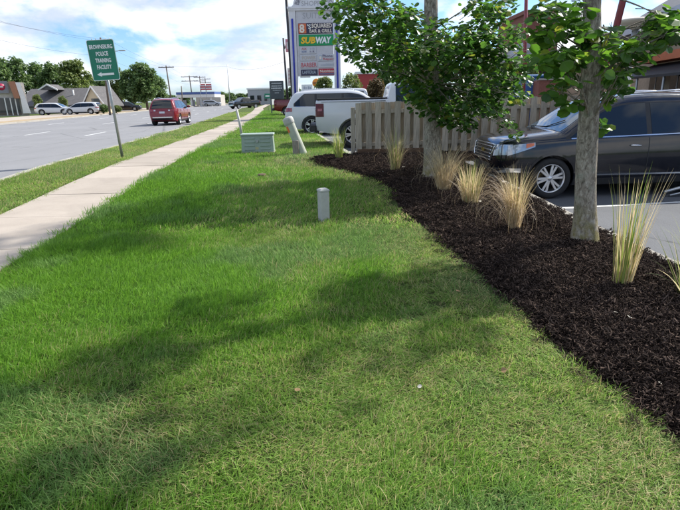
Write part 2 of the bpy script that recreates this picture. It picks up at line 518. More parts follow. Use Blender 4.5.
# soil sheet of the bed
def sheet(name, x0, x1, y0, y1, st, inside, zf, mat):
    nx = int((x1 - x0) / st); ny = int((y1 - y0) / st); idx = {}; mb = MB()
    def vid(i, j):
        if (i, j) not in idx:
            x = x0 + i * st; y = y0 + j * st; idx[(i, j)] = len(mb.v); mb.v.append((x, y, zf(x, y)))
        return idx[(i, j)]
    for i in range(nx):
        for j in range(ny):
            if inside(x0 + (i + .5) * st, y0 + (j + .5) * st):
                mb.f.append((vid(i, j), vid(i + 1, j), vid(i + 1, j + 1), vid(i, j + 1))); mb.m.append(0); mb.sm.append(True)
    return mb.build(name, mat)
tag(sheet('mulch_bed', -1.2, 8.4, -1.0, FENCE_Y + .2, .05, in_bed, bed_z, MAT['soil']), kind='structure')

# lawn sheet (left of the bed, right of the walk) and the verge
def lawn_r(y):
    if y < TIP.y: return bed_x(y) + .03
    if y < FENCE_Y + .1: return TIP.x + .05
    return lot_edge(y)
def lawn_z(x, y):
    return T(y) + .02 * noise.noise(Vector((x * .7, y * .7, 9)))
strip('lawn', [-2, -1, 0] + [.5 * i for i in range(1, 50)] + [y for y in YS if y > 24.5 and y <= 66], lambda y: walk_r(y) - .01, lawn_r, lawn_z, MAT['turf'], 8, skirt=.1)
mb = MB()                                        # lawn corner between bed tip and fence
for a, b in (((TIP.x + .03, TIP.y - .02), (TIP.x + .03, FENCE_Y + .45)),):
    q = [(TIP.x + .03, TIP.y), (TIP.x + .4, TIP.y + .36), (.38, FENCE_Y + .12), (.30, FENCE_Y + .45), (TIP.x + .03, FENCE_Y + .45)]
    mb.add([(x, y, T(y) - .004) for x, y in q], [tuple(range(len(q)))])
tag(mb.build('lawn_corner', MAT['turf']), kind='structure')
strip('grass_verge', [y for y in YS if y >= -6 and y <= 130], road_e, lambda y: walk_l(y) + .01, lambda x, y: T(y) - .002, MAT['turf'], 2, skirt=.1)

# parking lot
LY = [-6, -2, 0, 2, 4, 5, 6, 7, 8, 9, 10, 10.5, 11, 11.5, 12, 12.5, FENCE_Y + .13]
strip('parking_lot', LY, lambda y: kerb_x(y) + .13, lambda y: 60, lambda x, y: lot_z(y), MAT['lot'], 2)
LY2 = [FENCE_Y + .13, 13, 13.5, 14, 14.5, 16, 20, 26, 34, 44, 56, 70, 90]
strip('far_parking_lot', LY2, lambda y: lot_edge(min(y, 70)) + .12, lambda y: 60, lambda x, y: lot_z(y), MAT['lot'], 2)
strip('bed_kerb', LY[3:], lambda y: kerb_x(y) - .02, lambda y: kerb_x(y) + .13, lambda x, y: T(y) + .012, MAT['kerb'], 1, skirt=.5)
mb = MB(); mb.box((3.05, BED_BACK - .13, -.5), (8.3, BED_BACK + .02, T(BED_BACK) + .014)); tag(mb.build('back_kerb', MAT['kerb']), kind='structure')
strip('far_lot_kerb', LY2[1:-1], lambda y: lot_edge(min(y, 70)), lambda y: lot_edge(min(y, 70)) + .12, lambda x, y: T(y) + .012, MAT['kerb'], 1, skirt=.3)
def stall_line(p, q, wd=.1):
    d = (q - p).normalized(); nrm = Vector((-d.y, d.x, 0)) * wd / 2
    mb = MB(); n = 8
    for i in range(n + 1):
        c = p.lerp(q, i / n)
        for s in (-1, 1): mb.v.append((c.x + s * nrm.x, c.y + s * nrm.y, lot_z(c.y) + .005))
    for i in range(n):
        mb.f.append((2 * i, 2 * i + 1, 2 * i + 3, 2 * i + 2)); mb.m.append(0); mb.sm.append(False)
    tag(mb.build('stall_line', MAT['line']), kind='structure')
a = on_z(550, 210, -.27); b = on_z(676, 203, -.27); stall_line(Vector((kerb_x(a.y) + .16, a.y, 0)), a + (b - a) * 2.2)
for k, yy in enumerate((14.6, 17.3, 20, 22.7, 25.4, 28.1, 33, 38)):
    stall_line(Vector((lot_edge(yy) + .25, yy, 0)), Vector((lot_edge(yy) + 5.2, yy + .1, 0)))
stall_line(Vector((kerb_x(4.6) + .16, 4.68, 0)), Vector((8.5, 5.2, 0)))

# ------------------------------------------------------------------ scattered stuff via instances
def scatter(name, pts, rots, scl, idx, dry, variants, fes=None):
    """one stuff object: point cloud mesh + geometry nodes that set a clump on every point"""
    me = bpy.data.meshes.new(name); n = len(pts)
    me.vertices.add(n); me.vertices.foreach_set('co', np.asarray(pts, 'f').ravel())
    def attr(nm, typ, data, key='value'):
        a = me.attributes.new(nm, typ, 'POINT'); a.data.foreach_set(key, np.asarray(data).ravel())
    attr('rot', 'FLOAT_VECTOR', np.asarray(rots, 'f'), 'vector')
    attr('scl', 'FLOAT_VECTOR', np.asarray(scl, 'f'), 'vector'); attr('idx', 'INT', np.asarray(idx, 'i')); attr('dry', 'FLOAT', np.asarray(dry, 'f'))
    attr('fes', 'FLOAT', np.asarray(fes if fes is not None else np.zeros(n), 'f'))
    me.update()
    o = obj(name, me); tag(o, kind='stuff')
    ng = bpy.data.node_groups.new(name + '_nodes', 'GeometryNodeTree')
    ng.interface.new_socket('Geometry', in_out='INPUT', socket_type='NodeSocketGeometry')
    ng.interface.new_socket('Geometry', in_out='OUTPUT', socket_type='NodeSocketGeometry')
    g = NT(ng)
    gi = g.add('NodeGroupInput'); go = g.add('NodeGroupOutput')
    gti = g.add('GeometryNodeJoinGeometry')
    for vo in reversed(variants):
        oi = g.add('GeometryNodeObjectInfo', transform_space='ORIGINAL')
        oi.inputs['Object'].default_value = vo; oi.inputs['As Instance'].default_value = True
        g.l.new(oi.outputs['Geometry'], gti.inputs[0])
    def na(nm, typ): return g.add('GeometryNodeInputNamedAttribute', {'Name': nm}, data_type=typ)
    ip = g.add('GeometryNodeInstanceOnPoints')
    g.l.new(gi.outputs[0], ip.inputs['Points']); g.l.new(gti.outputs[0], ip.inputs['Instance'])
    ip.inputs['Pick Instance'].default_value = True
    g.l.new(na('idx', 'INT').outputs[0], ip.inputs['Instance Index'])
    e2r = g.add('FunctionNodeEulerToRotation'); g.l.new(na('rot', 'FLOAT_VECTOR').outputs[0], e2r.inputs[0])
    g.l.new(e2r.outputs[0], ip.inputs['Rotation'])
    g.l.new(na('scl', 'FLOAT_VECTOR').outputs[0], ip.inputs['Scale'])
    g.l.new(ip.outputs[0], go.inputs[0])
    md = o.modifiers.new('scatter', 'NODES'); md.node_group = ng
    return o
def proto(name, mesh):
    return bpy.data.objects.new(name, mesh)          # not linked: only instanced

def tuft(seed, n, rad, l0, l1, wd, lean, flat=.12):
    r = np.random.RandomState(seed); vs = []; fs = []; tint = []
    for _ in range(n):
        a = r.uniform(0, 2 * math.pi); q = rad * math.sqrt(r.uniform())
        base = np.array([q * math.cos(a), q * math.sin(a), -.004])
        L = r.uniform(l0, l1)
        az = r.normal(0, .9) if r.uniform() < .75 else r.uniform(0, 6.28)
        tilt = abs(r.normal(lean, .28))
        if r.uniform() < flat: tilt = r.uniform(1.1, 1.5); L *= 1.15
        d = np.array([math.cos(az), math.sin(az)])
        sd = r.uniform(0, 6.28); side = np.array([math.cos(sd), math.sin(sd), 0]) * wd * r.uniform(.6, 1.15) / 2
        p = base.copy(); b = len(vs); ti = r.uniform(0, 1)
        for k, (fr, ww) in enumerate(((0, .8), (.36, 1.), (.72, .7), (1, 0))):
            if k:
                tl = min(tilt * (.35 + .5 * k), 1.62)
                step = L * (.36, .36, .28)[k - 1]
                p = p + np.array([d[0] * math.sin(tl), d[1] * math.sin(tl), math.cos(tl)]) * step
                if p[2] < .003: p[2] = .003 + .004 * k
            if k < 3: vs.append(p - side * ww); vs.append(p + side * ww); tint += [ti, ti]
            else: vs.append(p); tint.append(ti)
        fs += [(b, b + 1, b + 3, b + 2), (b + 2, b + 3, b + 5, b + 4), (b + 4, b + 5, b + 6)]
    me = bpy.data.meshes.new('grass_tuft'); me.from_pydata([tuple(v) for v in vs], [], fs)
    at_ = me.attributes.new('tint', 'FLOAT', 'POINT'); at_.data.foreach_set('value', np.array(tint, 'f'))
    me.materials.append(MAT['blade']); me.update()
    return me
TUFTS = [proto('grass_tuft', tuft(100 + i, 46, .062, .045, .085, .0036, (.45, .6, .75, .55, .9, .5, 1.0, .65)[i], (.08, .1, .15, .1, .3, .1, .4, .12)[i])) for i in range(8)]
TUFTS += [proto('grass_tuft', tuft(200 + i, 44, .15, .05, .09, .0075, .55, .12)) for i in range(4)]   # wider, for farther turf

def fbm(x, y, s, o=4, seed=0.0):
    v = 0.; a = .5
    for k in range(o):
        v += a * noise.noise(Vector((x * s, y * s, seed + 7 * k))); s *= 2.03; a *= .5
    return v
def dryness(x, y):
    v = .38 + 1.05 * fbm(x, y, .55, 4, 2.) + .35 * fbm(x, y, 2.6, 3, 5.)
    dl = x - walk_r(y)
    v -= .42 * (1 - sstep(.4, 3.1, dl))                     # lush beside the walk
    if y < TIP.y:
        dr = bed_x(y) - x
        v += .62 * (1 - sstep(.0, 1.0, dr))                  # thin, dry rim along the bed
    v += .22 * sstep(3.6, 2.0, y) * sstep(-1.6, .2, x)
    v += .18 * sstep(9, 14, y)
    return min(1, max(0, v))
FES = []
pts = []; rots = []; scl = []; idx = []; dry = []
def plant(x, y, z, wide, s=1.0, extra=0.0):
    d = dryness(x, y) + extra
    fe = sstep(.06, .20, fbm(x, y, .62, 3, 33.) + .25 * fbm(x, y, 2.2, 2, 35.)); FES.append(fe)
    pts.append((x, y, z))
    ang = 3.1 * fbm(x, y, .45, 3, 11.) * 2 + rnd.gauss(0, .55)
    rots.append((rnd.uniform(-.1, .1), rnd.uniform(-.1, .1), ang))
    h = s * (1.12 - .45 * d) * (1 + .45 * fbm(x, y, 1.7, 3, 21.)) * rnd.uniform(.8, 1.2)
    h = max(.45, h) * (1 + .25 * fe)
    scl.append((s * rnd.uniform(.9, 1.15), s * rnd.uniform(.9, 1.15), h))
    if wide: idx.append(8 + rnd.randrange(4))
    elif fe > .5: idx.append(rnd.choice((4, 6, 2, 7)))
    else: idx.append(rnd.choice((4, 6, 2, 4)) if (d > .62 and rnd.random() < .6) else rnd.randrange(8))
    dry.append(min(1, max(0, d + rnd.uniform(-.12, .12))))
y = 1.15
while y < 66:
    wide = y > 6.2
    st = .05 if y < 3.4 else (.058 if y < 6.2 else (.105 if y < 11 else (.15 if y < 20 else .30)))
    x0 = walk_r(y) - .05; x1 = lawn_r(y)
    if y < 6: x0 = max(x0, -.72 * y - .55); x1 = min(x1, .72 * y + .5)
    x = x0
    while x < x1 + .02:
        jx = x + rnd.uniform(-.5, .5) * st; jy = y + rnd.uniform(-.5, .5) * st
        ok = jx < (bed_x(jy) + .05 * noise.noise(Vector((jx, jy * 4.5, 2))) if jy < TIP.y else x1) + rnd.uniform(-.06, .035) and jx > walk_r(jy) + rnd.uniform(-.045, .03)
        # thin spots: bare patch by the valve cover and random thinning of dry turf
        if ok and dryness(jx, jy) > .6 and rnd.random() < .22: ok = False
        if ok: plant(jx, jy, lawn_z(jx, jy), wide, 1.0 if y < 20 else 1.7)
        x += st
    y += st
# verge between walk and road
y = 6.0
while y < 60:
    st = .12 if y < 20 else .26
    x = road_e(y)
    while x < walk_l(y):
        jx = x + rnd.uniform(-.5, .5) * st; jy = y + rnd.uniform(-.5, .5) * st
        if road_e(jy) - .02 < jx < walk_l(jy) + .03: plant(jx, jy, T(jy), True, .9 if y < 20 else 1.5, .62)
        x += st
    y += st
scatter('lawn_grass', pts, rots, scl, idx, dry, TUFTS, FES)
N_GRASS = len(pts)

# mulch chips
MAT['mulch'] = foliage('mulch_chip', (.014, .009, .007), (.125, .088, .068), 0.0, rough=.95, spec=.12)
def chips(seed, n, rad):
    r = np.random.RandomState(seed); vs = []; fs = []; tint = []
    for _ in range(n):
        a = r.uniform(0, 6.28); q = rad * math.sqrt(r.uniform()); L = r.uniform(.006, .034) * (1.8 if r.uniform() < .06 else 1); W = r.uniform(.0018, .0065); Hh = W * r.uniform(.4, .9)
        rot = Matrix.Rotation(r.uniform(0, 6.28), 3, 'Z') @ Matrix.Rotation(r.normal(0, .38), 3, 'Y') @ Matrix.Rotation(r.uniform(-.6, .6), 3, 'X')
        c = Vector((q * math.cos(a), q * math.sin(a), r.uniform(.0, .018))); b = len(vs)
        bend = r.uniform(-.004, .004); tp = r.uniform(.4, 1.)
        for x, y, z in ((-L/2,-W/2,-Hh/2),(L/2,-W/2*tp,-Hh/2+bend),(L/2,W/2*tp,-Hh/2+bend),(-L/2,W/2,-Hh/2),(-L/2,-W/2,Hh/2),(L/2,-W/2*tp,Hh/2+bend),(L/2,W/2*tp,Hh/2+bend),(-L/2,W/2,Hh/2)):
            vs.append(tuple(c + rot @ Vector((x, y, z))))
        ti = r.uniform() ** 2.0; tint += [ti] * 8
        fs += [tuple(i + b for i in f) for f in ((0,3,2,1),(4,5,6,7),(0,1,5,4),(1,2,6,5),(2,3,7,6),(3,0,4,7))]
    me = bpy.data.meshes.new('mulch_clump'); me.from_pydata(vs, [], fs)
    a_ = me.attributes.new('tint', 'FLOAT', 'POINT'); a_.data.foreach_set('value', np.array(tint, 'f'))
    me.materials.append(MAT['mulch']); me.update(); return me
CH = [proto('mulch_clump', chips(300 + i, 110, .1)) for i in range(6)]
pts = []; rots = []; scl = []; idx = []; dry = []
y = 1.3
while y < FENCE_Y + .1:
    st = .075 if y < 6 else .1
    x = (TIP.x if y > TIP.y - .5 else bed_x(y)) - .14
    while x < (kerb_x(y) if y < BED_BACK else 8.2):
        jx = x + rnd.uniform(-.5, .5) * st; jy = y + rnd.uniform(-.5, .5) * st
        spill = (not in_bed(jx, jy)) and jy < TIP.y and bed_x(jy) - .13 < jx <= bed_x(jy) and rnd.random() < .3
        if spill:
            s = rnd.uniform(.3, .6)
            pts.append((jx, jy, T(jy) + .022)); rots.append((0, 0, rnd.uniform(0, 6.28))); scl.append((s, s, s)); idx.append(rnd.randrange(6)); dry.append(0)
        if in_bed(jx, jy):
            s = rnd.uniform(.75, 1.3)
            pts.append((jx, jy, bed_z(jx, jy) + .002)); rots.append((rnd.uniform(-.2, .2), rnd.uniform(-.2, .2), rnd.uniform(0, 6.28)))
            scl.append((s, s, s * rnd.uniform(.9, 1.8))); idx.append(rnd.randrange(6)); dry.append(0)
        x += st
    y += st
scatter('mulch_chips', pts, rots, scl, idx, dry, CH)

# ------------------------------------------------------------------ trees with broad leaves
MAT['leaf'] = foliage('broad_leaf', (.030, .082, .016), (.10, .205, .034), .48, yellow=(.24, .26, .04), rough=.38)
MAT['leaf_obj'] = foliage('broad_leaf_single', (.040, .105, .014), (.14, .27, .036), .52, objrand=True, yellow=(.24, .27, .04), rough=.38)
LEAF_V = np.array([(0, -.12, 0), (0, .0, 0), (-.40, .30, .07), (-.46, .62, .10), (-.20, .92, .05), (0, .84, -.02), (.20, .92, .05), (.46, .62, .10), (.40, .30, .07)], float)
LEAF_F = [(1, 8, 7, 5), (1, 5, 3, 2), (3, 5, 4), (7, 6, 5)]
def leaf_frames(r, centers, radii, counts, size, droop=.35, cen=None):
    P = []; Rm = []; S = []
    for c, rad, n in zip(centers, radii, counts):
        for _ in range(n):
            d = r.normal(size=3); d /= np.linalg.norm(d); d *= rad * r.uniform(.25, 1.0) ** .6
            d[2] *= .75
            nrm = np.array([r.normal(0, .55), r.normal(0, .55), 1.0]) + d / max(rad, .01) * .6; nrm /= np.linalg.norm(nrm)
            fw = d + r.normal(size=3) * rad * .5; fw[2] -= droop * rad * r.uniform(.2, 1.6); fw -= nrm * fw.dot(nrm); fw /= np.linalg.norm(fw)
            sd = np.cross(fw, nrm)
            P.append(np.array(c) + d); Rm.append(np.stack([sd, fw, nrm], 1)); S.append(size * r.uniform(.65, 1.2))
    return np.array(P), np.array(Rm), np.array(S)
def leaf_mesh(name, P, Rm, S, r, mat, shade=None):
    n = len(P); k = len(LEAF_V)
    V = np.einsum('nij,kj->nki', Rm, LEAF_V) * S[:, None, None] + P[:, None, :]
    V = V.reshape(-1, 3)
    fs = []
    for i in range(n): fs += [tuple(j + i * k for j in f) for f in LEAF_F]
    me = bpy.data.meshes.new(name); me.from_pydata(V.tolist(), [], fs)
    ti = np.repeat(np.clip(r.uniform(0, 1, n), 0, 1), k)
    a = me.attributes.new('tint', 'FLOAT', 'POINT'); a.data.foreach_set('value', ti.astype('f'))
    me.materials.append(mat); me.update(); return me

def trunk_path(base, top, lean=0, n=40, wig=.03, seed=0):
    return [base.lerp(top, i / (n - 1)) + Vector((wig * noise.noise(Vector((i * .11, seed, 0))), wig * noise.noise(Vector((i * .11, seed, 9))), 0)) for i in range(n)]
def limb(mb, a, b, r0, r1, r, sag=.12, n=7):
    d = b - a; mid = Vector((r.normal(0, .06), r.normal(0, .06), sag)) * d.length
    pts = [a + d * t + mid * (4 * t * (1 - t)) for t in [i / (n - 1) for i in range(n)]]
    mb.tube(pts, [r0 + (r1 - r0) * i / (n - 1) for i in range(n)], 7)

def near_tree(label, base, height, r0, r1, lean, clumps, leaf_size, seed, singles=0, nside=26):
    """clumps: (centre, radius, leaves)"""
    r = np.random.RandomState(seed)
    root = thing('broadleaf_tree', label, 'tree', base, group='young trees in the mulch bed')
    top = Vector((lean[0], lean[1], height))
    path = trunk_path(Vector((0, 0, -.12)), top, seed=seed)
    n = len(path); rad = []
    for i in range(n):
        t = i / (n - 1); rr = r0 + (r1 - r0) * t
        rr *= 1 + .55 * math.exp(-t * height / .16)          # root flare
        rad.append(rr)
    mb = MB(); mb.tube(path, rad, nside, wob=.10, seed=seed)
    mb.build('trunk', MAT['bark'], root)
    lb = MB()
    for c, rad_, cnt in clumps:
        lc = Vector(c) - Vector(base)
        zt = max(.26 * height, min(.96 * height, lc.z + r.normal(0, .25) - .30 * math.hypot(lc.x - lean[0] * lc.z / height, lc.y)))
        k = min(n - 1, max(0, int((zt + .12) / (height + .12) * (n - 1))))
        if r.uniform() < .32: limb(lb, path[k], lc, max(.008, r1 * .26), .004, r, .06)
        for _ in range(2):
            e = lc + Vector(r.normal(size=3)) * rad_ * .6
            limb(lb, path[k].lerp(lc, r.uniform(.55, .9)), e, .005, .002, r, .05, 5)
    tag(lb.build('limbs', MAT['bark'], root), kind='stuff')
    cs = [tuple(Vector(c) - Vector(base)) for c, _, _ in clumps]
    P, Rm, S = leaf_frames(r, cs, [q for _, q, _ in clumps], [q for _, _, q in clumps], leaf_size)
    keep = np.ones(len(P), bool)
    if singles:
        cl = Vector((0, 0, H)) - Vector(base)
        # leaves that show largest: inside the view and nearest the viewer
        W = P + np.array(base)
        sc = []
        for i, wp in enumerate(W):
            y0 = wp[1] * math.cos(PITCH) - (wp[2] - H) * math.sin(PITCH); v = wp[1] * math.sin(PITCH) + (wp[2] - H) * math.cos(PITCH)
            inside = y0 > 0 and abs(wp[0] / y0) < .67 and abs(v / y0) < .5
            sc.append(S[i] / y0 if inside else 0)
        order = np.argsort(sc)[::-1][:singles]
        lm = bpy.data.meshes.new('leaf'); lm.from_pydata(LEAF_V.tolist(), [], LEAF_F); lm.materials.append(MAT['leaf_obj']); lm.update()
        keep[order] = False
    cm = leaf_mesh('crown', P[keep], Rm[keep], S[keep], r, MAT['leaf'])
    cr = obj('crown', cm, root); tag(cr, kind='stuff')
    if singles:
        for i in order:
            lo = obj('leaf', lm, root)
            m4 = Matrix([[*(Rm[i][0] * S[i]), P[i][0]], [*(Rm[i][1] * S[i]), P[i][1]], [*(Rm[i][2] * S[i]), P[i][2]], [0, 0, 0, 1]])
            lo.matrix_local = m4
    return root

t1 = on_ground(433, 178, .06); t1.z = bed_z(t1.x, t1.y)
t2 = on_ground(585, 244, .05); t2.z = bed_z(t2.x, t2.y)
r = np.random.RandomState(5)
def px_clumps(lst, base, spread, dens, leaf=1.0):
    out = []
    for px, py, pr in lst:
        for s in range(3):
            Y = base.y + r.uniform(-spread, spread)
            p = at(px + r.normal(0, pr * .25), py + r.normal(0, pr * .22), Y); rad = pr * Y / F * .92
            out.append((p, rad, max(6, int(dens * rad * rad))))
    return out
C1 = px_clumps([(338,8,13),(352,22,18),(372,10,20),(345,42,12),(352,52,9),(378,36,20),(398,22,20),(366,60,12),(392,56,18),(410,44,22),(384,70,8),(408,74,18),
    (424,62,22),(426,90,18),(446,46,22),(444,78,24),(440,106,16),(458,114,15),(462,92,22),(466,60,24),(472,30,20),(486,44,22),(484,74,22),(476,106,16),
    (488,16,16),(502,8,12),(496,92,18),(504,62,14),(512,78,16),(498,112,10),(518,96,10),(512,42,10),(522,60,12),(508,124,7),(516,134,5),(448,124,9),(468,126,8),(410,14,10),(476,6,12),(520,30,9)],
    t1, 1.15, 850)
for px, py in ((430,40),(426,58),(432,76),(428,94),(438,108),(422,104),(436,28)):   # leaves in front of the trunk
    p = at(px, py, t1.y - .55); C1.append((p, .26, 48))
for _ in range(24):                                   # the crown above the picture
    a = r.uniform(0, 6.28); q = r.uniform(.1, 1.0) ** .5; z = r.uniform(3.9, 6.0)
    w_ = 1.75 * (1 - max(0, (z - 4.6) / 2.4) ** 1.6)
    C1.append((Vector((t1.x - .1 + q * w_ * math.cos(a), t1.y + q * w_ * math.sin(a), t1.z + z - .15)), r.uniform(.35, .6), int(r.uniform(60, 100))))
near_tree('rough barked tree standing before the wooden fence, its dark crown hiding most of it', t1, 6.4, .158, .05, (-.28, .0), C1, .102, 3)
C2 = px_clumps([(548,12,14),(562,30,16),(545,34,12),(560,55,18),(548,62,10),(575,58,16),(574,82,10),(562,78,9),(556,92,8),(584,36,12),(576,10,10),(570,104,6),(600,44,14),(612,66,14),(622,76,12),
    (626,50,12),(634,64,10),(655,36,15),(668,28,15),(648,48,11),(672,34,13),(660,18,9),(606,96,8),(602,126,4),(618,88,9),(684,30,14),(690,30,12),(612,30,8)],
    t2, .55, 1000)
for _ in range(15):
    a = r.uniform(0, 6.28); q = r.uniform(.15, 1.0) ** .5; z = r.uniform(2.95, 5.0)
    w_ = 1.3 * (1 - max(0, (z - 3.6) / 2.2) ** 1.6)
    C2.append((Vector((t2.x + .05 + q * w_ * math.cos(a), t2.y + q * w_ * math.sin(a), t2.z + z)), r.uniform(.28, .46), int(r.uniform(45, 75))))
near_tree('grey barked tree with large fan leaves, right in front of the dark parked car', t2, 5.0, .113, .045, (-.46, .0), C2, .116, 9, singles=300)

# ------------------------------------------------------------------ clumps of ornamental grass
MAT['straw'] = foliage('straw_blade', (.38, .29, .15), (.72, .61, .38), .4)
MAT['reed_green'] = foliage('green_blade', (.10, .17, .03), (.42, .46, .14), .4)
MAT['plume'] = foliage('seed_plume', (.30, .21, .13), (.55, .43, .28), .3)
def blades(r, n, rad, h0, h1, spread, bend, wd, seg=7, curl=0.0, head=None):
    vs = []; fs = []; tint = []
    for _ in range(n):
        a = r.uniform(0, 6.28); q = rad * math.sqrt(r.uniform()); b = np.array([q * math.cos(a), q * math.sin(a), -.03])
        az = a + r.normal(0, .7) if head is None else head + r.normal(0, .8); tl = abs(r.normal(spread * (.4 + q / rad), spread * .5)); L = r.uniform(h0, h1); bd = abs(r.normal(bend, bend * .6)); sd = az + math.pi / 2 + r.normal(0, .4)
        side = np.array([math.cos(sd), math.sin(sd), 0]) * wd * r.uniform(.6, 1.2) / 2; p = b.copy(); i0 = len(vs); ti = r.uniform()
        for k in range(seg + 1):
            t = k / seg
            if k:
                an = tl + bd * t * t + curl * t ** 3; p = p + np.array([math.cos(az) * math.sin(an), math.sin(az) * math.sin(an), math.cos(an)]) * L / seg
            w_ = (1 - t ** 2.2) + .04
            vs += [p - side * w_, p + side * w_]; tint += [ti, ti]
        fs += [(i0 + 2 * k, i0 + 2 * k + 1, i0 + 2 * k + 3, i0 + 2 * k + 2) for k in range(seg)]
    me = bpy.data.meshes.new('blades'); me.from_pydata([tuple(v) for v in vs], [], fs)
    a_ = me.attributes.new('tint', 'FLOAT', 'POINT'); a_.data.foreach_set('value', np.array(tint, 'f')); me.update(); return me
def grass_plant(px, py, label, h, rad, n_straw, n_green, spread, bend, seed, curl=0.0, wisps=0, wd=.009, head=None):
    p = on_ground(px, py, .06); p.z = bed_z(p.x, p.y)
    root = thing('ornamental_grass', label, 'grass plant', p, group='ornamental grasses in the mulch bed')
    r = np.random.RandomState(seed)
    if n_straw: obj('straw_blades', blades(r, n_straw, rad, h * .55, h, spread, bend, wd, 8, curl), root, [MAT['straw']])
    if n_green: obj('green_blades', blades(r, n_green, rad, h * .5, h * 1.04, spread * .8, bend * .7, wd * 1.1, 8), root, [MAT['reed_green']])
    if wisps: obj('arching_stems', blades(r, wisps, rad, h * .9, h * 1.35, max(.22, spread * 2.0), 1.5, .0042, 12, 1.4, head), root, [MAT['plume']])
    return root
grass_plant(339, 160, 'upright green grass clump at the left tip of the mulch bed', .78, .07, 20, 120, .12, .35, 1)
grass_plant(395, 173, 'yellow green grass clump with drooping straws beside the left end of the fence', .95, .08, 90, 60, .12, .45, 2, wisps=36, wd=.007)
grass_plant(444, 192, 'pale straw grass clump leaning on the foot of the rough barked tree', .90, .10, 260, 0, .13, .5, 3, .35, wisps=130, wd=.006)
grass_plant(470, 205, 'low yellowish straw grass clump in front of the car grille', .66, .10, 240, 50, .13, .35, 4, wisps=46, wd=.0065)
grass_plant(514, 231, 'sheaf of straw grass with arching stems bending left before the car wheel', .82, .065, 250, 12, .07, .30, 5, .2, wisps=170, wd=.0055, head=3.3)
grass_plant(621, 288, 'tall sparse green and tan reeds to the right of the grey barked tree', 1.02, .062, 62, 36, .095, .16, 6, wd=.008)
grass_plant(694, 300, 'green grass blades reaching in at the right edge of the picture', .72, .10, 20, 70, .30, .8, 8, wd=.011)

# ------------------------------------------------------------------ shadowbox fence
FX0 = at(352.5, 150, FENCE_Y).x; FZ0 = at(352.5, 151.5, FENCE_Y).z
fence = thing('wooden_fence', 'weathered grey board fence between the mulch bed and the white pickup', 'fence', (FX0, FENCE_Y, FZ0))
FH = 1.22; FL = 7.4
def board_mesh(wd, th, h, seed):
    r = random.Random(seed); mb = MB()
    n = 6; prof = [(-wd/2, -th/2), (wd/2, -th/2), (wd/2, th/2), (-wd/2, th/2)]
    vs = []; bow = r.uniform(-.008, .008); tw = r.uniform(-.008, .008)
    for k in range(n + 1):
        t = k / n; dx = bow * math.sin(t * math.pi); sh = 1.0 - (.0 if t < .99 else .0)
        for x, y in prof: vs.append((x * sh + dx, y + tw * x / wd * t, t * h))
    fs = [(0, 3, 2, 1), tuple(4 * n + i for i in range(4))]
    for k in range(n):
        for i in range(4): fs.append((4*k+i, 4*k+(i+1) % 4, 4*k+4+(i+1) % 4, 4*k+4+i))
    mb.add(vs, fs); return mb.mesh('picket', [MAT['fence']])
PK = [board_mesh(.142, .019, FH, i) for i in range(6)]
x = .16; k = 0
SLOPE = .012                                        # ground rises gently to the right
while x < FL:
    for off, yy in ((0, -.032), (.115, .052)):
        o = obj('picket', rnd.choice(PK), fence)
        o.location = (x + off + rnd.uniform(-.006, .006), yy + rnd.uniform(-.002, .002), -.09 + rnd.uniform(-.012, .012) + SLOPE * (x + off))
        o.rotation_euler = (0, rnd.gauss(0, .006), 0)
    x += .230; k += 1
for zz in (.16, .92):
    mb = MB(); mb.prism([(-.02, -.045), (-.02, .045), (FL, .045 + SLOPE * FL), (FL, -.045 + SLOPE * FL)], -.02, .04)
    o = mb.build('rail', MAT['fence'], fence); o.location.z = zz
for i in range(4):
    mb = MB(); mb.cbox((-.05, -.05, -.15), (.05, .05, FH - .19), .006); o = mb.build('post', MAT['fence'], fence); o.location = (.02 + i * 2.44, .0 if i == 0 else .012, SLOPE * i * 2.44)
mb = MB(); mb.cbox((.12, -.115, -.09), (1.75, -.058, .06), .006); mb.build('kickboard', MAT['oldwood'], fence)

# ------------------------------------------------------------------ small things on the lawn
# white marker post
p = on_ground(324, 221); 
root = thing('marker_post', 'short square white plastic marker post standing alone in the lawn', 'post', p, R(24))
mb = MB(); s = .061
mb.cbox((-s, -s, -.1), (s, s, .40), .008); mb.build('shaft', MAT['white_plastic'], root)
mb = MB(); b = s + .004; mb.add([(-b,-b,.40),(b,-b,.40),(b,b,.40),(-b,b,.40),(-b,-b,.418),(b,-b,.418),(b,b,.418),(-b,b,.418),(-b*.7,-b*.7,.436),(b*.7,-b*.7,.436),(b*.7,b*.7,.436),(-b*.7,b*.7,.436)],
    [(0,3,2,1),(0,1,5,4),(1,2,6,5),(2,3,7,6),(3,0,4,7),(4,5,9,8),(5,6,10,9),(6,7,11,10),(7,4,8,11),(8,9,10,11)]); mb.build('cap', MAT['white_plastic'], root)
# green cabinet
MAT['sign_y'] = M('faded_label', (.45, .42, .22), .6, var=.2)
p = on_ground(258, 153.5); k = p.y / F * 1.02
root = thing('utility_cabinet', 'low pale green utility cabinet with ribbed front in the grass by the walk', 'utility box', p, R(3))
W_ = 31 * k; Hh = 18.5 * k
mb = MB()
mb.add([(-W_/2,0,.02),(W_/2,0,.02),(W_/2,.5,.02),(-W_/2,.5,.02),(-W_/2+.02,.025,Hh-.04),(W_/2-.02,.025,Hh-.04),(W_/2-.02,.475,Hh-.04),(-W_/2+.02,.475,Hh-.04)], [(0,3,2,1),(4,5,6,7),(0,1,5,4),(1,2,6,5),(2,3,7,6),(3,0,4,7)])
mb.build('body', MAT['grey_green'], root)
mb = MB(); mb.cbox((-W_/2-.012, -.005, Hh-.05), (W_/2+.012, .505, Hh), .014); mb.build('lid', MAT['grey_green'], root)
mb = MB(); mb.cbox((-W_/2-.02, -.03, -.05), (W_/2+.02, .53, .04), .01); mb.build('base', MAT['kerb'], root)
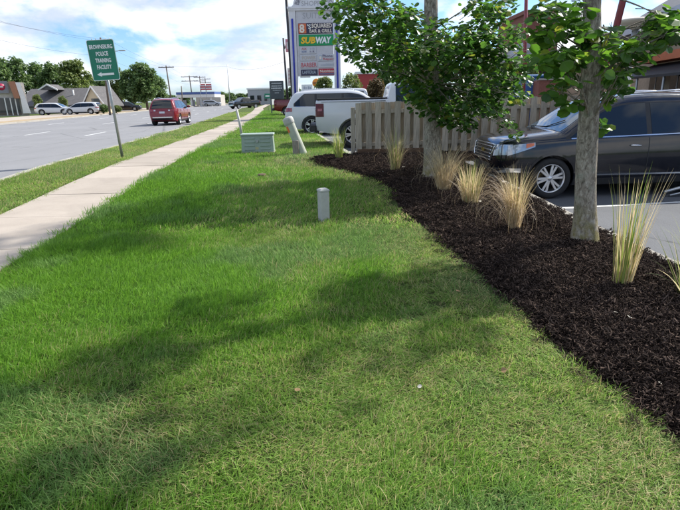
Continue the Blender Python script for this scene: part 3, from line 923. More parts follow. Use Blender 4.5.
for sgn in (-1, 1):
    for i in range(4):
        mb = MB(); z = .09 + i * (Hh - .17) / 3.6; mb.cbox((sgn * W_ * .24 - W_ * .16, -.012 + z*.045, z), (sgn * W_ * .24 + W_ * .16, .03 + z*.045, z + .035), .008); mb.build('rib', MAT['grey_green'], root)
mb = MB(); mb.cbox((-.03, -.02, Hh * .55), (.03, .03, Hh * .55 + .07), .006); mb.build('lock', MAT['galv'], root)
mb = MB(); mb.box((-W_ * .07, .004, Hh * .2), (W_ * .03, .012, Hh * .33)); mb.build('label_plate', MAT['sign_y'], root)
# leaning round pedestal with orange stickers
p = on_ground(296, 155)
MAT['orange_print'] = M('orange_print', (.75, .17, .05), .5, var=.2, vscale=20)
root = thing('cable_pedestal', 'leaning pale green round cable pedestal with orange stickers', 'pedestal', (p.x + .17, p.y + .10, p.z))
MAT['beige_green'] = M('beige_green_plastic', (.42, .445, .37), .5, var=.1, vscale=5, grime=.3)
ax = Vector((-.36, -.03, .93)).normalized(); q = ax.to_track_quat('Z', 'Y').to_matrix().to_4x4()
def along(mbx):
    mbx.v = [tuple(q @ Vector(v)) for v in mbx.v]; return mbx
mb = MB(); mb.lathe([(.125, -.05), (.120, .1), (.118, .55), (.122, .86)], 28); along(mb).build('tube', MAT['beige_green'], root)
mb = MB(); mb.lathe([(.134, .84), (.138, .86), (.138, .95), (.125, .985), (.07, 1.01), (.001, 1.015)], 28); along(mb).build('cap', MAT['white_plastic'], root)
for a0 in (-2.15, -.95):
    mb = MB(); n = 5
    for i in range(n + 1):
        a = a0 - .34 + .68 * i / n
        for z in (.64, .80): mb.v.append((.1235 * math.cos(a), .1235 * math.sin(a), z))
    for i in range(n): mb.f.append((2*i, 2*i+2, 2*i+3, 2*i+1)); mb.m.append(0); mb.sm.append(True)
    along(mb).build('sticker', MAT['orange_print'], root)
MAT['grey_wood'] = M('grey_stake_wood', (.30, .26, .22), .9, var=.3, stretch=(6, 6, .8), bump=.5)
mb = MB(); mb.cbox((p.x - .075, p.y - .06, p.z - .1), (p.x + .08, p.y + .02, p.z + .37), .01)
o = mb.build('wooden_stake', MAT['grey_wood']); tag(o, 'short weathered wooden stake in front of the leaning cable pedestal', 'stake')
# thin white marker behind the cabinet
p = on_ground(242.5, 139)
mb = MB(); mb.tube([(0, 0, -.1), (-.05, 0, .5), (-.13, 0, 1.02)], [.045, .045, .045], 10); mb.lathe([(.045, 1.0), (.03, 1.05), (.001, 1.06)], 10, c=(-.13, 0, .0))
o = mb.build('marker_pole', MAT['white_plastic']); o.location = p; tag(o, 'thin white marker pole leaning left behind the green utility cabinet', 'pole')
# bare patch with a valve cover
p = on_ground(262, 177)
MAT['bare'] = M('bare_soil', (.24, .18, .12), .95, var=.3, vscale=14, bump=.8)
root = thing('valve_cover', 'small round rusty valve cover in a bare patch of the lawn', 'valve cover', (p.x, p.y, p.z))
mb = MB(); vs = [(0, 0, .035)]; n = 18
for i in range(n):
    a = i / n * 6.283; q_ = .2 + .05 * noise.noise(Vector((math.cos(a), math.sin(a), 4))); vs.append((q_ * math.cos(a) * 1.25, q_ * math.sin(a), .0))
mb.add(vs, [(0, 1 + i, 1 + (i + 1) % n) for i in range(n)], smooth=True); mb.build('soil_collar', MAT['bare'], root)
mb = MB(); mb.lathe([(.001, .062), (.075, .06), (.085, .052), (.09, .0)], 18); mb.build('lid', M('rusty_iron', (.13, .085, .06), .85, .3, var=.4, vscale=25, bump=.4), root)
# fallen leaves and pale bits
MAT['fallen'] = M('fallen_leaf', (.30, .19, .085), .8, var=.3, vscale=30)
MAT['pale_bit'] = M('pale_debris', (.46, .43, .36), .8, var=.2, vscale=30)
lm = bpy.data.meshes.new('fallen_leaf'); lm.from_pydata(LEAF_V.tolist(), [], LEAF_F); lm.materials.append(MAT['fallen']); lm.update()
pm = bpy.data.meshes.new('pale_debris'); pm.from_pydata(LEAF_V.tolist(), [], LEAF_F); pm.materials.append(MAT['pale_bit']); pm.update()
for px, py, s, lab in ((571, 272, .075, 'tan fallen leaf on the mulch below the grey barked tree'), (460, 293, .06, 'orange brown fallen leaf in the lawn near the bed edge'), (507, 372, .05, 'small dry leaf on the lawn left of the bed'),
        (268, 210, .06, 'brown fallen leaf left of the white marker post'), (300, 391, .05, 'small brown leaf in the near lawn')):
    bed = px > 520; p = on_ground(px, py, .02); z = (bed_z(p.x, p.y) + .03) if bed else p.z + .018; s *= .8
    o = obj('fallen_leaf', lm); o.location = (p.x, p.y, z); o.scale = (s, s, s); o.rotation_euler = (rnd.uniform(-.6, .6), rnd.uniform(-.6, .6), rnd.uniform(0, 6)); tag(o, lab, 'leaf', 'fallen leaves')
for px, py, s, lab in ((629, 329, .05, 'white scrap on the mulch beside the tall reeds, the larger one'), (617, 325, .035, 'small white scrap on the mulch left of the larger scrap'), (481, 207, .05, 'pale scrap on the mulch by the low straw grass'),
        (404, 172, .06, 'pale scrap at the foot of the yellow green grass clump'), (384, 176, .06, 'pale scrap on the mulch left of the yellow green grass clump'), (432, 224, .035, 'pale scrap at the bed edge below the trees'), (660, 390, .02, 'tiny pale scrap in the near mulch'), (417, 390, .03, 'pale dead leaf lying in the near lawn')):
    p = on_ground(px, py, .03); z = (bed_z(p.x, p.y) + .03) if in_bed(p.x, p.y) else p.z + .02
    o = obj('debris_scrap', pm); o.location = (p.x, p.y, z); o.scale = (s, s, s); o.rotation_euler = (rnd.uniform(-.4, .4), rnd.uniform(-.4, .4), rnd.uniform(0, 6)); tag(o, lab, 'scrap', 'pale scraps on the ground')

# ------------------------------------------------------------------ vehicles
def interp(tab):
    xs = [a for a, _ in tab]; ys = [b for _, b in tab]
    return lambda x: float(np.interp(x, xs, ys))
def smooth_tab(tab, n=4):
    """round the corners of a profile a little"""
    for _ in range(n):
        out = [tab[0]]
        for a, b in zip(tab[:-1], tab[1:]):
            out += [(a[0] * .78 + b[0] * .22, a[1] * .78 + b[1] * .22), (a[0] * .22 + b[0] * .78, a[1] * .22 + b[1] * .78)]
        out.append(tab[-1]); tab = out
        if len(tab) > 60: break
    return tab
class Car:
    """surface of a car body from its side profile; x forwards, origin on the ground under the middle"""
    def __init__(s, top, bot, plan, belt, hw, tumble=.34, crown=.03):
        s.top = interp(smooth_tab(top, 2)); s.bot = interp(bot); s.plan = interp(smooth_tab(plan, 2)); s.belt = interp(belt)
        s.hw = hw; s.tumble = tumble; s.crown = crown; s.x0 = top[0][0]; s.x1 = top[-1][0]; s.tabx = [a for a, _ in smooth_tab(top, 2)]
    def low_top(s, x): return min(s.top(x) - .06, s.belt(x))
    def w(s, x, z):
        lt = s.low_top(x); b = s.bot(x); f = (z - b) / max(.05, lt - b)
        if z <= lt:
            k = .90 + .10 * math.sin(min(1, max(0, f) / .55) * math.pi / 2) if f < .55 else 1.0 - .035 * ((f - .55) / .45) ** 2
            return s.hw * s.plan(x) * k
        base = s.hw * s.plan(x) * .965
        tp = s.top(x); h = tp - lt
        r = (z - lt)
        wv = base - s.tumble * r
        e = (z - (tp - min(.09, h * .5))) / min(.09, h * .5)
        if e > 0: wv -= .05 * e * e + .02 * e
        return max(.02, wv)
    def body(s, wheels, wr, gap=.055):
        xs = set(np.linspace(s.x0, s.x1, 64)) | set(s.tabx)
        xs = sorted(xs); keep = [xs[0]]
        for x in xs[1:]:
            if x - keep[-1] > .012: keep.append(x)
        xs = keep; A = [0, .05, .14, .26, .4, .55, .7, .85, .95, 1.]; B = [.2, .45, .7, .86, .95, 1.]
        mb = MB(); half = []
        for x in xs:
            b, lt, tp = s.bot(x), s.low_top(x), s.top(x); sec = [(0, b)]
            for a in A: z = b + (lt - b) * a; sec.append((s.w(x, z), z))
            for q in B: z = lt + (tp - lt) * q; sec.append((s.w(x, z), z))
            we = sec[-1][0]
            for fr in (.8, .5, .2): sec.append((we * fr, tp + s.crown * (1 - fr * fr)))
            half.append(sec)
        m = len(half[0])
        for x, sec in zip(xs, half):
            mb.v += [(x, y, z) for y, z in sec]; mb.v += [(x, -y, z) for y, z in sec[::-1] if y > 0]
        n = 2 * m - 1
        for i in range(len(xs) - 1):
            for j in range(n):
                j2 = (j + 1) % n
                mb.f.append((i*n+j, i*n+j2, (i+1)*n+j2, (i+1)*n+j)); mb.m.append(0); mb.sm.append(True)
        mb.f.append(tuple(range(n))); mb.m.append(0); mb.sm.append(False)
        e = (len(xs) - 1) * n; mb.f.append(tuple(e + i for i in range(n - 1, -1, -1))); mb.m.append(0); mb.sm.append(False)
        o = mb.build('body', [], None)
        cut = MB()
        for wx in wheels:
            for sgn in (-1, 1):
                y0, y1 = sorted((sgn * (s.hw - .34), sgn * (s.hw + .3)))
                cut.lathe([(.001, y0), (wr + gap, y0), (wr + gap, y1), (.001, y1)], 40, axis='Y', c=(wx, 0, wr))
        c = cut.build('cut', [])
        bmx = bmesh.new(); bmx.from_mesh(c.data); bmesh.ops.remove_doubles(bmx, verts=bmx.verts, dist=.003); bmesh.ops.recalc_face_normals(bmx, faces=bmx.faces); bmx.to_mesh(c.data); bmx.free()
        md = o.modifiers.new('b', 'BOOLEAN'); md.operation = 'DIFFERENCE'; md.object = c; md.solver = 'EXACT'
        bpy.context.view_layer.update()
        me = bpy.data.meshes.new_from_object(o.evaluated_get(bpy.context.evaluated_depsgraph_get()))
        me.name = 'body'
        bpy.data.objects.remove(o); bpy.data.objects.remove(c)
        me.set_sharp_from_angle(angle=R(38))
        return me
    # surface finders
    def inside(s, x, y, z): return s.x0 <= x <= s.x1 and s.bot(x) <= z <= s.top(x) and abs(y) < s.w(x, z)
    def px(s, y, z, front=True):
        x = s.x1 if front else s.x0; d = -.008 if front else .008
        for _ in range(220):
            if s.inside(x, y, z): return x
            x += d
        return x
    def side_patch(s, mb, x0, x1, lo, hi, sgn, off=.006, n=10, m=3, thick=.03, mi=0):
        """strip on the body side between heights lo(x), hi(x)"""
        lo = lo if callable(lo) else (lambda x, v=lo: v); hi = hi if callable(hi) else (lambda x, v=hi: v)
        g = []
        for i in range(n + 1):
            x = x0 + (x1 - x0) * i / n; g.append([(x, sgn * (s.w(x, lo(x) + (hi(x) - lo(x)) * j / m) + off), lo(x) + (hi(x) - lo(x)) * j / m) for j in range(m + 1)])
        s.grid(mb, g, (0, -sgn * thick, 0), mi)
    def end_patch(s, mb, quad, front=True, off=.008, n=8, m=4, thick=.03, mi=0):
        """quad in (y, z): bottom left, bottom right, top right, top left"""
        (a, b, c, d) = [Vector(q) for q in quad]; g = []
        dx = 1 if front else -1
        for i in range(n + 1):
            col = []
            for j in range(m + 1):
                u = i / n; v = j / m; p = (a * (1 - u) + b * u) * (1 - v) + (d * (1 - u) + c * u) * v
                col.append((s.px(p.x, p.y, front) + dx * off, p.x, p.y))
            g.append(col)
        s.grid(mb, g, (-dx * thick, 0, 0), mi)
    def top_patch(s, mb, x0, x1, hw0, hw1, off=.006, n=8, m=8, thick=.02, mi=0):
        g = []
        for i in range(n + 1):
            x = x0 + (x1 - x0) * i / n; h = hw0 + (hw1 - hw0) * i / n; we = s.w(x, s.top(x)); col = []
            sl = (s.top(x + .02) - s.top(x - .02)) / .04; nn = Vector((-sl, 0, 1)).normalized() * off
            for j in range(m + 1):
                y = -h + 2 * h * j / m; fr = min(1, abs(y) / we)
                col.append((x + nn.x, y, s.top(x) + s.crown * (1 - fr * fr) + nn.z))
            g.append(col)
        s.grid(mb, g, (0, 0, -thick), mi)
    def grid(s, mb, g, back, mi):
        n = len(g); m = len(g[0]); vs = [p for c in g for p in c]; fs = []
        for i in range(n - 1):
            for j in range(m - 1): fs.append((i*m+j, (i+1)*m+j, (i+1)*m+j+1, i*m+j+1))
        rim = [i * m for i in range(n)] + [(n-1)*m + j for j in range(1, m)] + [i*m + m-1 for i in range(n-2, -1, -1)] + [j for j in range(m-2, 0, -1)]
        b = len(vs); vs = vs + [tuple(Vector(vs[i]) + Vector(back)) for i in rim]; k = len(rim)
        side = [(rim[i], rim[(i+1) % k], b + (i+1) % k, b + i) for i in range(k)]
        p0, p1, p2 = (Vector(vs[i]) for i in fs[len(fs) // 2][:3])
        if (p1 - p0).cross(p2 - p1).dot(Vector(back)) > 0: fs = [f[::-1] for f in fs]
        mb.oriented = True
        mb.add(vs, fs, mi, True)
        base = len(mb.v) - len(vs)
        off_ = len(mb.v); rv = [mb.v[base + i] for i in rim] + [mb.v[base + b + i] for i in range(k)]
        mb.v += rv
        for i in range(k): mb.f.append((off_ + i, off_ + (i+1) % k, off_ + k + (i+1) % k, off_ + k + i)); mb.m.append(mi); mb.sm.append(False)

def wheel_meshes(r, rim, wd, spokes=6, double=True):
    t = MB(); h = wd / 2
    t.lathe([(rim * .97, -h * .8), (rim * 1.02, -h), (r * .9, -h * 1.02), (r * .975, -h * .86), (r, -h * .6), (r, h * .6), (r * .975, h * .86), (r * .9, h * 1.02), (rim * 1.02, h), (rim * .97, h * .8)], 40, axis='Y')
    tm = t.build('tyre', MAT['rubber']); tme = tm.data; bpy.data.objects.remove(tm)
    a = MB()
    a.lathe([(rim * .99, -h * .7), (rim, h * .92), (rim * .94, h * .96), (rim * .90, h * .5), (rim * .86, -h * .6)], 40, axis='Y')
    a.lathe([(.001, h * .62), (rim * .2, h * .60), (rim * .24, h * .4)], 20, axis='Y')
    for k in range(spokes):
        for q in ((-.16, .16) if double else (0,)):
            an = 2 * math.pi * k / spokes + q; rot = Matrix.Rotation(an, 4, 'Y')
            ww = rim * (.085 if double else .13)
            a.cbox((rim * .14, h * .3, -ww), (rim * .96, h * .62, ww), rim * .03, mat=rot)
    am = a.build('rim', MAT['alloy']); ame = am.data; bpy.data.objects.remove(am)
    d = MB(); d.lathe([(rim * .9, -h * .2), (.001, -h * .2)], 24, axis='Y'); d.lathe([(rim * .55, h * .05), (.001, h * .05)], 24, axis='Y')
    dm = d.build('brake', MAT['dark_under']); dme = dm.data; bpy.data.objects.remove(dm)
    return tme, ame, dme
def add_wheels(root, wheels, hw, r, rim, wd, spokes=6, double=True, inset=.02):
    tme, ame, dme = wheel_meshes(r, rim, wd, spokes, double)
    for wx in wheels:
        for sgn in (-1, 1):
            wo = obj('wheel', dme, root); wo.location = (wx, sgn * (hw - wd / 2 - inset), r)
            wo.rotation_euler = (0, rnd.uniform(0, 1), 0 if sgn > 0 else math.pi)
            obj('tyre', tme, wo); obj('rim', ame, wo)
def window(root, c, name, x0, x1, lo, hi, sgn, mat='glass'):
    mb = MB(); c.side_patch(mb, x0, x1, lo, hi, sgn, .006, 10, 4, .02); return mb.build(name, MAT[mat], root)
def sides(root, c, name, mat, x0, x1, lo, hi, off=.006, both=True, n=10, m=3, thick=.03):
    for sgn in ((-1, 1) if both else (-1,)):
        mb = MB(); c.side_patch(mb, x0, x1, lo, hi, sgn, off, n, m, thick); mb.build(name, MAT[mat], root)
def seam(root, c, x, z0, z1, sgn, w_=.012, lean=0.0):
    mb = MB(); g = []
    for i in range(11):
        z = z0 + (z1 - z0) * i / 10; xx = x + lean * (z - z0)
        g.append([(xx - w_ / 2, sgn * (c.w(xx, z) + .003), z), (xx + w_ / 2, sgn * (c.w(xx, z) + .003), z)])
    c.grid(mb, g, (0, -sgn * .01, 0), 0); mb.build('door_seam', MAT['black'], root)

# -- crossover body used by the dark car, the red car and the white one -------------------------------------------------
def crossover(L=5.17, hw=.99, Hh=1.77):
    k = L / 5.17; q = Hh / 1.77
    top = [(-2.585, .62), (-2.57, .80), (-2.53, 1.06), (-2.46, 1.16), (-2.28, 1.52), (-2.14, 1.665), (-1.9, 1.72), (-1.2, 1.76), (-.4, 1.765), (.25, 1.735), (.62, 1.655), (.95, 1.46), (1.42, 1.145), (1.62, 1.125), (2.0, 1.085), (2.28, 1.05), (2.45, 1.01), (2.54, .93), (2.575, .78), (2.585, .56)]
    bot = [(-2.585, .48), (-2.4, .34), (-2.0, .25), (1.95, .22), (2.4, .26), (2.585, .40)]
    plan = [(-2.585, .80), (-2.5, .88), (-2.3, .95), (-1.8, 1.0), (1.3, 1.0), (1.9, .985), (2.2, .955), (2.38, .90), (2.49, .82), (2.555, .70), (2.585, .58)]
    belt = [(-2.6, 1.13), (0, 1.06), (1.2, 1.03), (2.6, .96)]
    sc = lambda t: [(a * k, b * q) for a, b in t]
    return Car(sc(top), sc(bot), [(a * k, b) for a, b in plan], sc(belt), hw, .40), k, q

def dress_crossover(root, c, k, q, pmat, wheels, wr, rim, detail=2, spokes=6, chrome=True):
    hw = c.hw
    obj('body', c.body([w_ for w_ in wheels], wr), root, [MAT[pmat]])
    ZB = lambda x: c.belt(x) + .035 * q
    roofz = lambda x: min(c.top(x) - .135 * q, 1.615 * q)
    for sgn in (-1, 1):
        # front glass: the sill meets the raked pillar in front
        xa = 1.30 * k
        def hi_f(x): return max(ZB(x) + .004, min(roofz(x), ZB(xa) + (xa - x) * 1.02 * q / k * .72))
        mb = MB(); c.side_patch(mb, -2.18 * k, 1.38 * k, lambda x: ZB(x) - .012, lambda x: max(ZB(x), min(roofz(x) + .032, ZB(xa) + (xa + .09 - x) * 1.02 * q / k * .72 , roofz(-1.6 * k) + .032 - max(0, (-1.75 * k - x)) * .9)), sgn, .002, 40, 4, .02); mb.build('window_surround', MAT['black'], root)
        window(root, c, 'front_door_glass', -.10 * k, xa, ZB, hi_f, sgn)
        window(root, c, 'rear_door_glass', -1.22 * k, -.19 * k, ZB, roofz, sgn)
        def hi_q(x): return max(ZB(x) + .004, min(roofz(x), roofz(-1.6 * k) - max(0, (-1.75 * k - x)) * .9))
        window(root, c, 'quarter_glass', -2.12 * k, -1.31 * k, ZB, hi_q, sgn)
        if detail > 1:
            for x, ln in ((1.08, 0), (-.145, 0), (-1.16, -.18)): seam(root, c, x * k, .34 * q, ZB(x * k), sgn, lean=ln)
            mb = MB(); c.side_patch(mb, -2.1 * k, 1.28 * k, lambda x: ZB(x) - .022, lambda x: ZB(x) - .004, sgn, .007, 24, 1, .02); mb.build('belt_trim', MAT['chrome'], root)
            mb = MB(); c.side_patch(mb, -.98 * k, 1.02 * k, .40 * q, .425 * q, sgn, .012, 12, 1, .03); mb.build('sill_trim', MAT['chrome'], root)
            for x in (-.02, -1.10):
                y = sgn * (c.w(x, .94) + .02); mb = MB(); mb.tube([(x + .02, y - sgn * .03, .935), (x + .04, y + sgn * .012, .945), (x + .20, y + sgn * .016, .95), (x + .235, y - sgn * .03, .945)], [.012, .015, .015, .011], 8); mb.build('door_handle', MAT['chrome'], root)
            # mirror
            x = .98; y = sgn * (c.w(x, 1.1))
            mb = MB(); mb.lathe([(.001, -.07), (.06, -.068), (.092, -.03), (.10, .02), (.08, .07), (.001, .09)], 14, axis='X', c=(0, 0, 0)); mb.v = [(a_ + x, b_ * 1.35 + y + sgn * .15, z_ * .8 + 1.14) for a_, b_, z_ in mb.v]; mb.tube([(x, y - sgn * .02, 1.08), (x, y + sgn * .1, 1.12)], [.03, .03], 8); mb.build('mirror', MAT[pmat], root)
            mb = MB(); mb.tube([(xx, sgn * (c.w(xx, c.top(xx)) - .06), c.top(xx) + z_) for xx, z_ in ((-1.9, .01), (-1.8, .055), (-.8, .06), (.25, .055), (.36, .01))], .016, 8); mb.build('roof_rail', MAT['chrome'], root)
        # dark lower cladding
        segs = [(wheels[0] + wr + .06, wheels[1] - wr - .06)]
        mb = MB()
        for a_, b_ in segs: c.side_patch(mb, a_, b_, lambda x: c.bot(x) + .004, lambda x: c.bot(x) + .12 * q, sgn, .008, 16, 2, .03)
        mb.build('sill_cladding', MAT['black'], root)
        # arch lips
        for wx in wheels:
            mb = MB(); g = []
            for i in range(19):
                an = math.pi * (i / 18); col = []
                for rr in (wr + .05, wr + .095):
                    x = wx + rr * math.cos(an); z = wr + rr * math.sin(an); col.append((x, sgn * (c.w(x, max(z, c.bot(x) + .01)) + .006), z))
                g.append(col)
            c.grid(mb, g, (0, -sgn * .05, 0), 0); mb.build('arch_lip', MAT[pmat if detail > 1 else 'black'], root)
    mb = MB(); c.top_patch(mb, .60 * k, 1.44 * k, hw * .60, hw * .80, .006); mb.build('windscreen', MAT['screen'], root)
    mb = MB(); c.top_patch(mb, -2.50 * k, -2.17 * k, hw * .72, hw * .58, .008); mb.build('rear_window', MAT['glass'], root)
    mb = MB(); mb.tube([(1.41 * k, -.62, c.top(1.41 * k) + .03), (1.40 * k, .1, c.top(1.4 * k) + .045), (1.2 * k, .45, c.top(1.2 * k) + .05)], .009, 6)
    if detail > 1: mb.build('wiper', MAT['black'], root)
    mb = MB(); mb.box((wheels[0] - .2, -hw * .75, .2 * q), (wheels[1] + .2, hw * .75, .32 * q)); mb.build('underbody', MAT['dark_under'], root)
    add_wheels(root, wheels, hw, wr, rim, .25, spokes)

def crossover_rear(root, c, q, plate=True):
    for sgn in (-1, 1):
        mb = MB(); c.end_patch(mb, [(sgn * .52, .93 * q), (sgn * .93, .93 * q), (sgn * .88, 1.10 * q), (sgn * .50, 1.06 * q)], False, .012); c.side_patch(mb, c.x0 + .09, c.x0 + .33, .95 * q, 1.09 * q, sgn, .012, 6, 2); mb.build('tail_light', MAT['red_lens'], root)
        mb = MB(); c.end_patch(mb, [(sgn * .62, .52 * q), (sgn * .84, .52 * q), (sgn * .84, .57 * q), (sgn * .62, .57 * q)], False, .012); mb.build('rear_reflector', MAT['red_lens'], root)
    for sgn in (-1, 1):
        mb = MB(); c.end_patch(mb, [(sgn * .40, .955 * q), (sgn * .52, .955 * q), (sgn * .51, 1.045 * q), (sgn * .40, 1.035 * q)], False, .014); mb.build('reverse_lamp', MAT['white_lens'], root)
    mb = MB(); c.end_patch(mb, [(-.85, .50 * q), (.85, .50 * q), (.85, .58 * q), (-.85, .58 * q)], False, .01); mb.build('bumper_trim', MAT['chrome'], root)
    mb = MB(); c.end_patch(mb, [(-.86, .36 * q), (.86, .36 * q), (.86, .50 * q), (-.86, .50 * q)], False, .012); mb.build('rear_bumper', MAT['black'], root)
    mb = MB(); c.end_patch(mb, [(-.17, .80 * q), (.17, .80 * q), (.17, .93 * q), (-.17, .93 * q)], False, .02); mb.build('number_plate', MAT['plate'], root)

# ---- the dark car beside the bed
wheel_p = on_z(549, 199, -.27)
c, k, q = crossover(5.17, .99, 1.835)
WR = .375
SUV_ROT = math.pi + R(1.5)
dark = thing('parked_car', 'charcoal crossover parked nose to the mulch bed, seen from its side', 'car', group='cars in the parking lot')
dark.rotation_euler = (0, 0, SUV_ROT)
# left front wheel stands at wheel_p: local (1.59, .99)
lw = Matrix.Rotation(SUV_ROT, 3, 'Z') @ Vector((1.59, .97, 0))
dark.location = (wheel_p.x - lw.x, wheel_p.y - lw.y, lot_z(9.0))
dress_crossover(dark, c, k, q, 'p_dark', (-1.43, 1.59), WR, .265)
# front: grille, lamps, bumper
mb = MB(); c.end_patch(mb, [(-.50, .70), (.50, .70), (.56, .96), (-.56, .96)], True, .004, 14, 6); mb.build('grille_back', MAT['black'], dark)
def front_bar(z0, y0, z1, y1, rad, name='grille_bar', n=14, off=.016):
    mb = MB(); mb.tube([(c.px(y0 + (y1 - y0) * i / n, z0 + (z1 - z0) * i / n, True) + off, y0 + (y1 - y0) * i / n, z0 + (z1 - z0) * i / n) for i in range(n + 1)], rad, 8); mb.build(name, MAT['chrome'], dark)
for i in range(4): front_bar(.745 + i * .062, -.52, .745 + i * .062, .52, .014)
front_bar(.975, -.60, .975, .60, .017, 'grille_frame'); front_bar(.695, -.52, .695, .52, .015, 'grille_frame')
for s_ in (-1, 1): front_bar(.695, s_ * .52, .975, s_ * .60, .016, 'grille_frame', 8)
MAT['gold'] = M('gold_emblem', (.62, .42, .10), .3, .7, var=.1)
xe = c.px(0, .845, True) + .035
mb = MB(); mb.prism([(-.085, .835), (-.04, .835), (-.04, .815), (.04, .815), (.04, .835), (.085, .835), (.075, .865), (.04, .865), (.04, .885), (-.04, .885), (-.04, .865), (-.095, .865)], xe - .02, xe, axis='X'); mb.build('emblem', MAT['gold'], dark)
for sgn in (-1, 1):
    mb = MB(); c.end_patch(mb, [(sgn * .60, .78), (sgn * .90, .82), (sgn * .88, 1.0), (sgn * .62, .99)], True, .010, 8, 4); mb.build('headlight', MAT['lamp_glass'], dark)
    mb = MB(); c.side_patch(mb, 1.93, 2.40, lambda x: .80 + (2.40 - x) * .33, lambda x: min(.99 + (2.36 - x) * .10, c.top(x) - .03), sgn, .012, 12, 4); mb.build('headlight', MAT['lamp_glass'], dark)
    mb = MB(); c.side_patch(mb, 1.95, 2.09, lambda x: .83 + (2.40 - x) * .33, lambda x: min(.985 + (2.36 - x) * .10, c.top(x) - .045), sgn, .018, 6, 3); mb.build('side_marker', MAT['amber'], dark)
    mb = MB(); c.end_patch(mb, [(sgn * .48, .47), (sgn * .86, .49), (sgn * .88, .58), (sgn * .50, .55)], True, .014); mb.build('fog_lamp_trim', MAT['chrome'], dark)
    mb = MB(); c.side_patch(mb, 2.16, 2.38, .50, .575, sgn, .012, 6, 2); mb.build('fog_lamp_trim', MAT['chrome'], dark)
    mb = MB(); c.side_patch(mb, 2.02, 2.40, lambda x: c.bot(x) + .01, .40, sgn, .010, 8, 2); mb.build('bumper_corner', MAT['black'], dark)
mb = MB(); c.end_patch(mb, [(-.46, .42), (.46, .42), (.48, .62), (-.48, .62)], True, .004, 14, 4); mb.build('lower_grille', MAT['black'], dark)
crossover_rear(dark, c, q)

# ---- red crossover on the road
c, k, q = crossover(4.65, .92, 1.68)
red = thing('red_car', 'red crossover driving away on the road', 'car')
p = on_ground(168.5, 125.0, -.1)
red.location = (p.x - .2, p.y + 1.5, T(p.y) - .10); red.rotation_euler = (0, 0, R(90 + 3.2))
dress_crossover(red, c, k, q, 'p_red', (-1.36, 1.36), .35, .24, detail=2)
crossover_rear(red, c, q)
# ---- white crossover in the far lot, tail to the grass
c, k, q = crossover(5.1, .99, 1.78)
wh = thing('white_car', 'white crossover parked behind the leaning cable pedestal, tail towards the grass', 'car', group='cars in the parking lot')
yy = 22.5; ph = at(284.5, 110, yy - .9); wh.location = (ph.x + 2.55, yy, lot_z(yy)); wh.rotation_euler = (0, 0, R(-2))
dress_crossover(wh, c, k, q, 'p_white', (-1.43, 1.56), .375, .27, detail=2, spokes=5)
crossover_rear(wh, c, q)

# ---- pickups
def pickup(L=5.9, hw=1.01, bed=1.40, roof=1.90):
    top = [(-2.95, .62), (-2.945, .9), (-2.935, bed - .03), (-2.90, bed), (-2.2, bed), (-.86, bed + .005), (-.80, bed + .02), (-.74, roof - .14), (-.66, roof - .035), (-.4, roof), (.35, roof), (.75, roof - .05), (1.02, roof - .2), (1.5, 1.36), (1.66, 1.30), (2.3, 1.26), (2.7, 1.2), (2.86, 1.1), (2.93, .95), (2.95, .7)]
    bot = [(-2.95, .55), (-2.6, .45), (-2.0, .38), (2.2, .36), (2.7, .40), (2.95, .5)]
    plan = [(-2.95, .955), (-2.9, .98), (-2.7, 1.0), (2.2, 1.0), (2.6, .96), (2.82, .87), (2.9, .78), (2.95, .68)]
    belt = [(-2.95, 1.60), (-.86, 1.60), (-.8, 1.22), (1.6, 1.18), (2.95, 1.1)]
    s = L / 5.9; return Car([(a * s, b) for a, b in top], [(a * s, b) for a, b in bot], [(a * s, b) for a, b in plan], [(a * s, b) for a, b in belt], hw, .22, .012), s
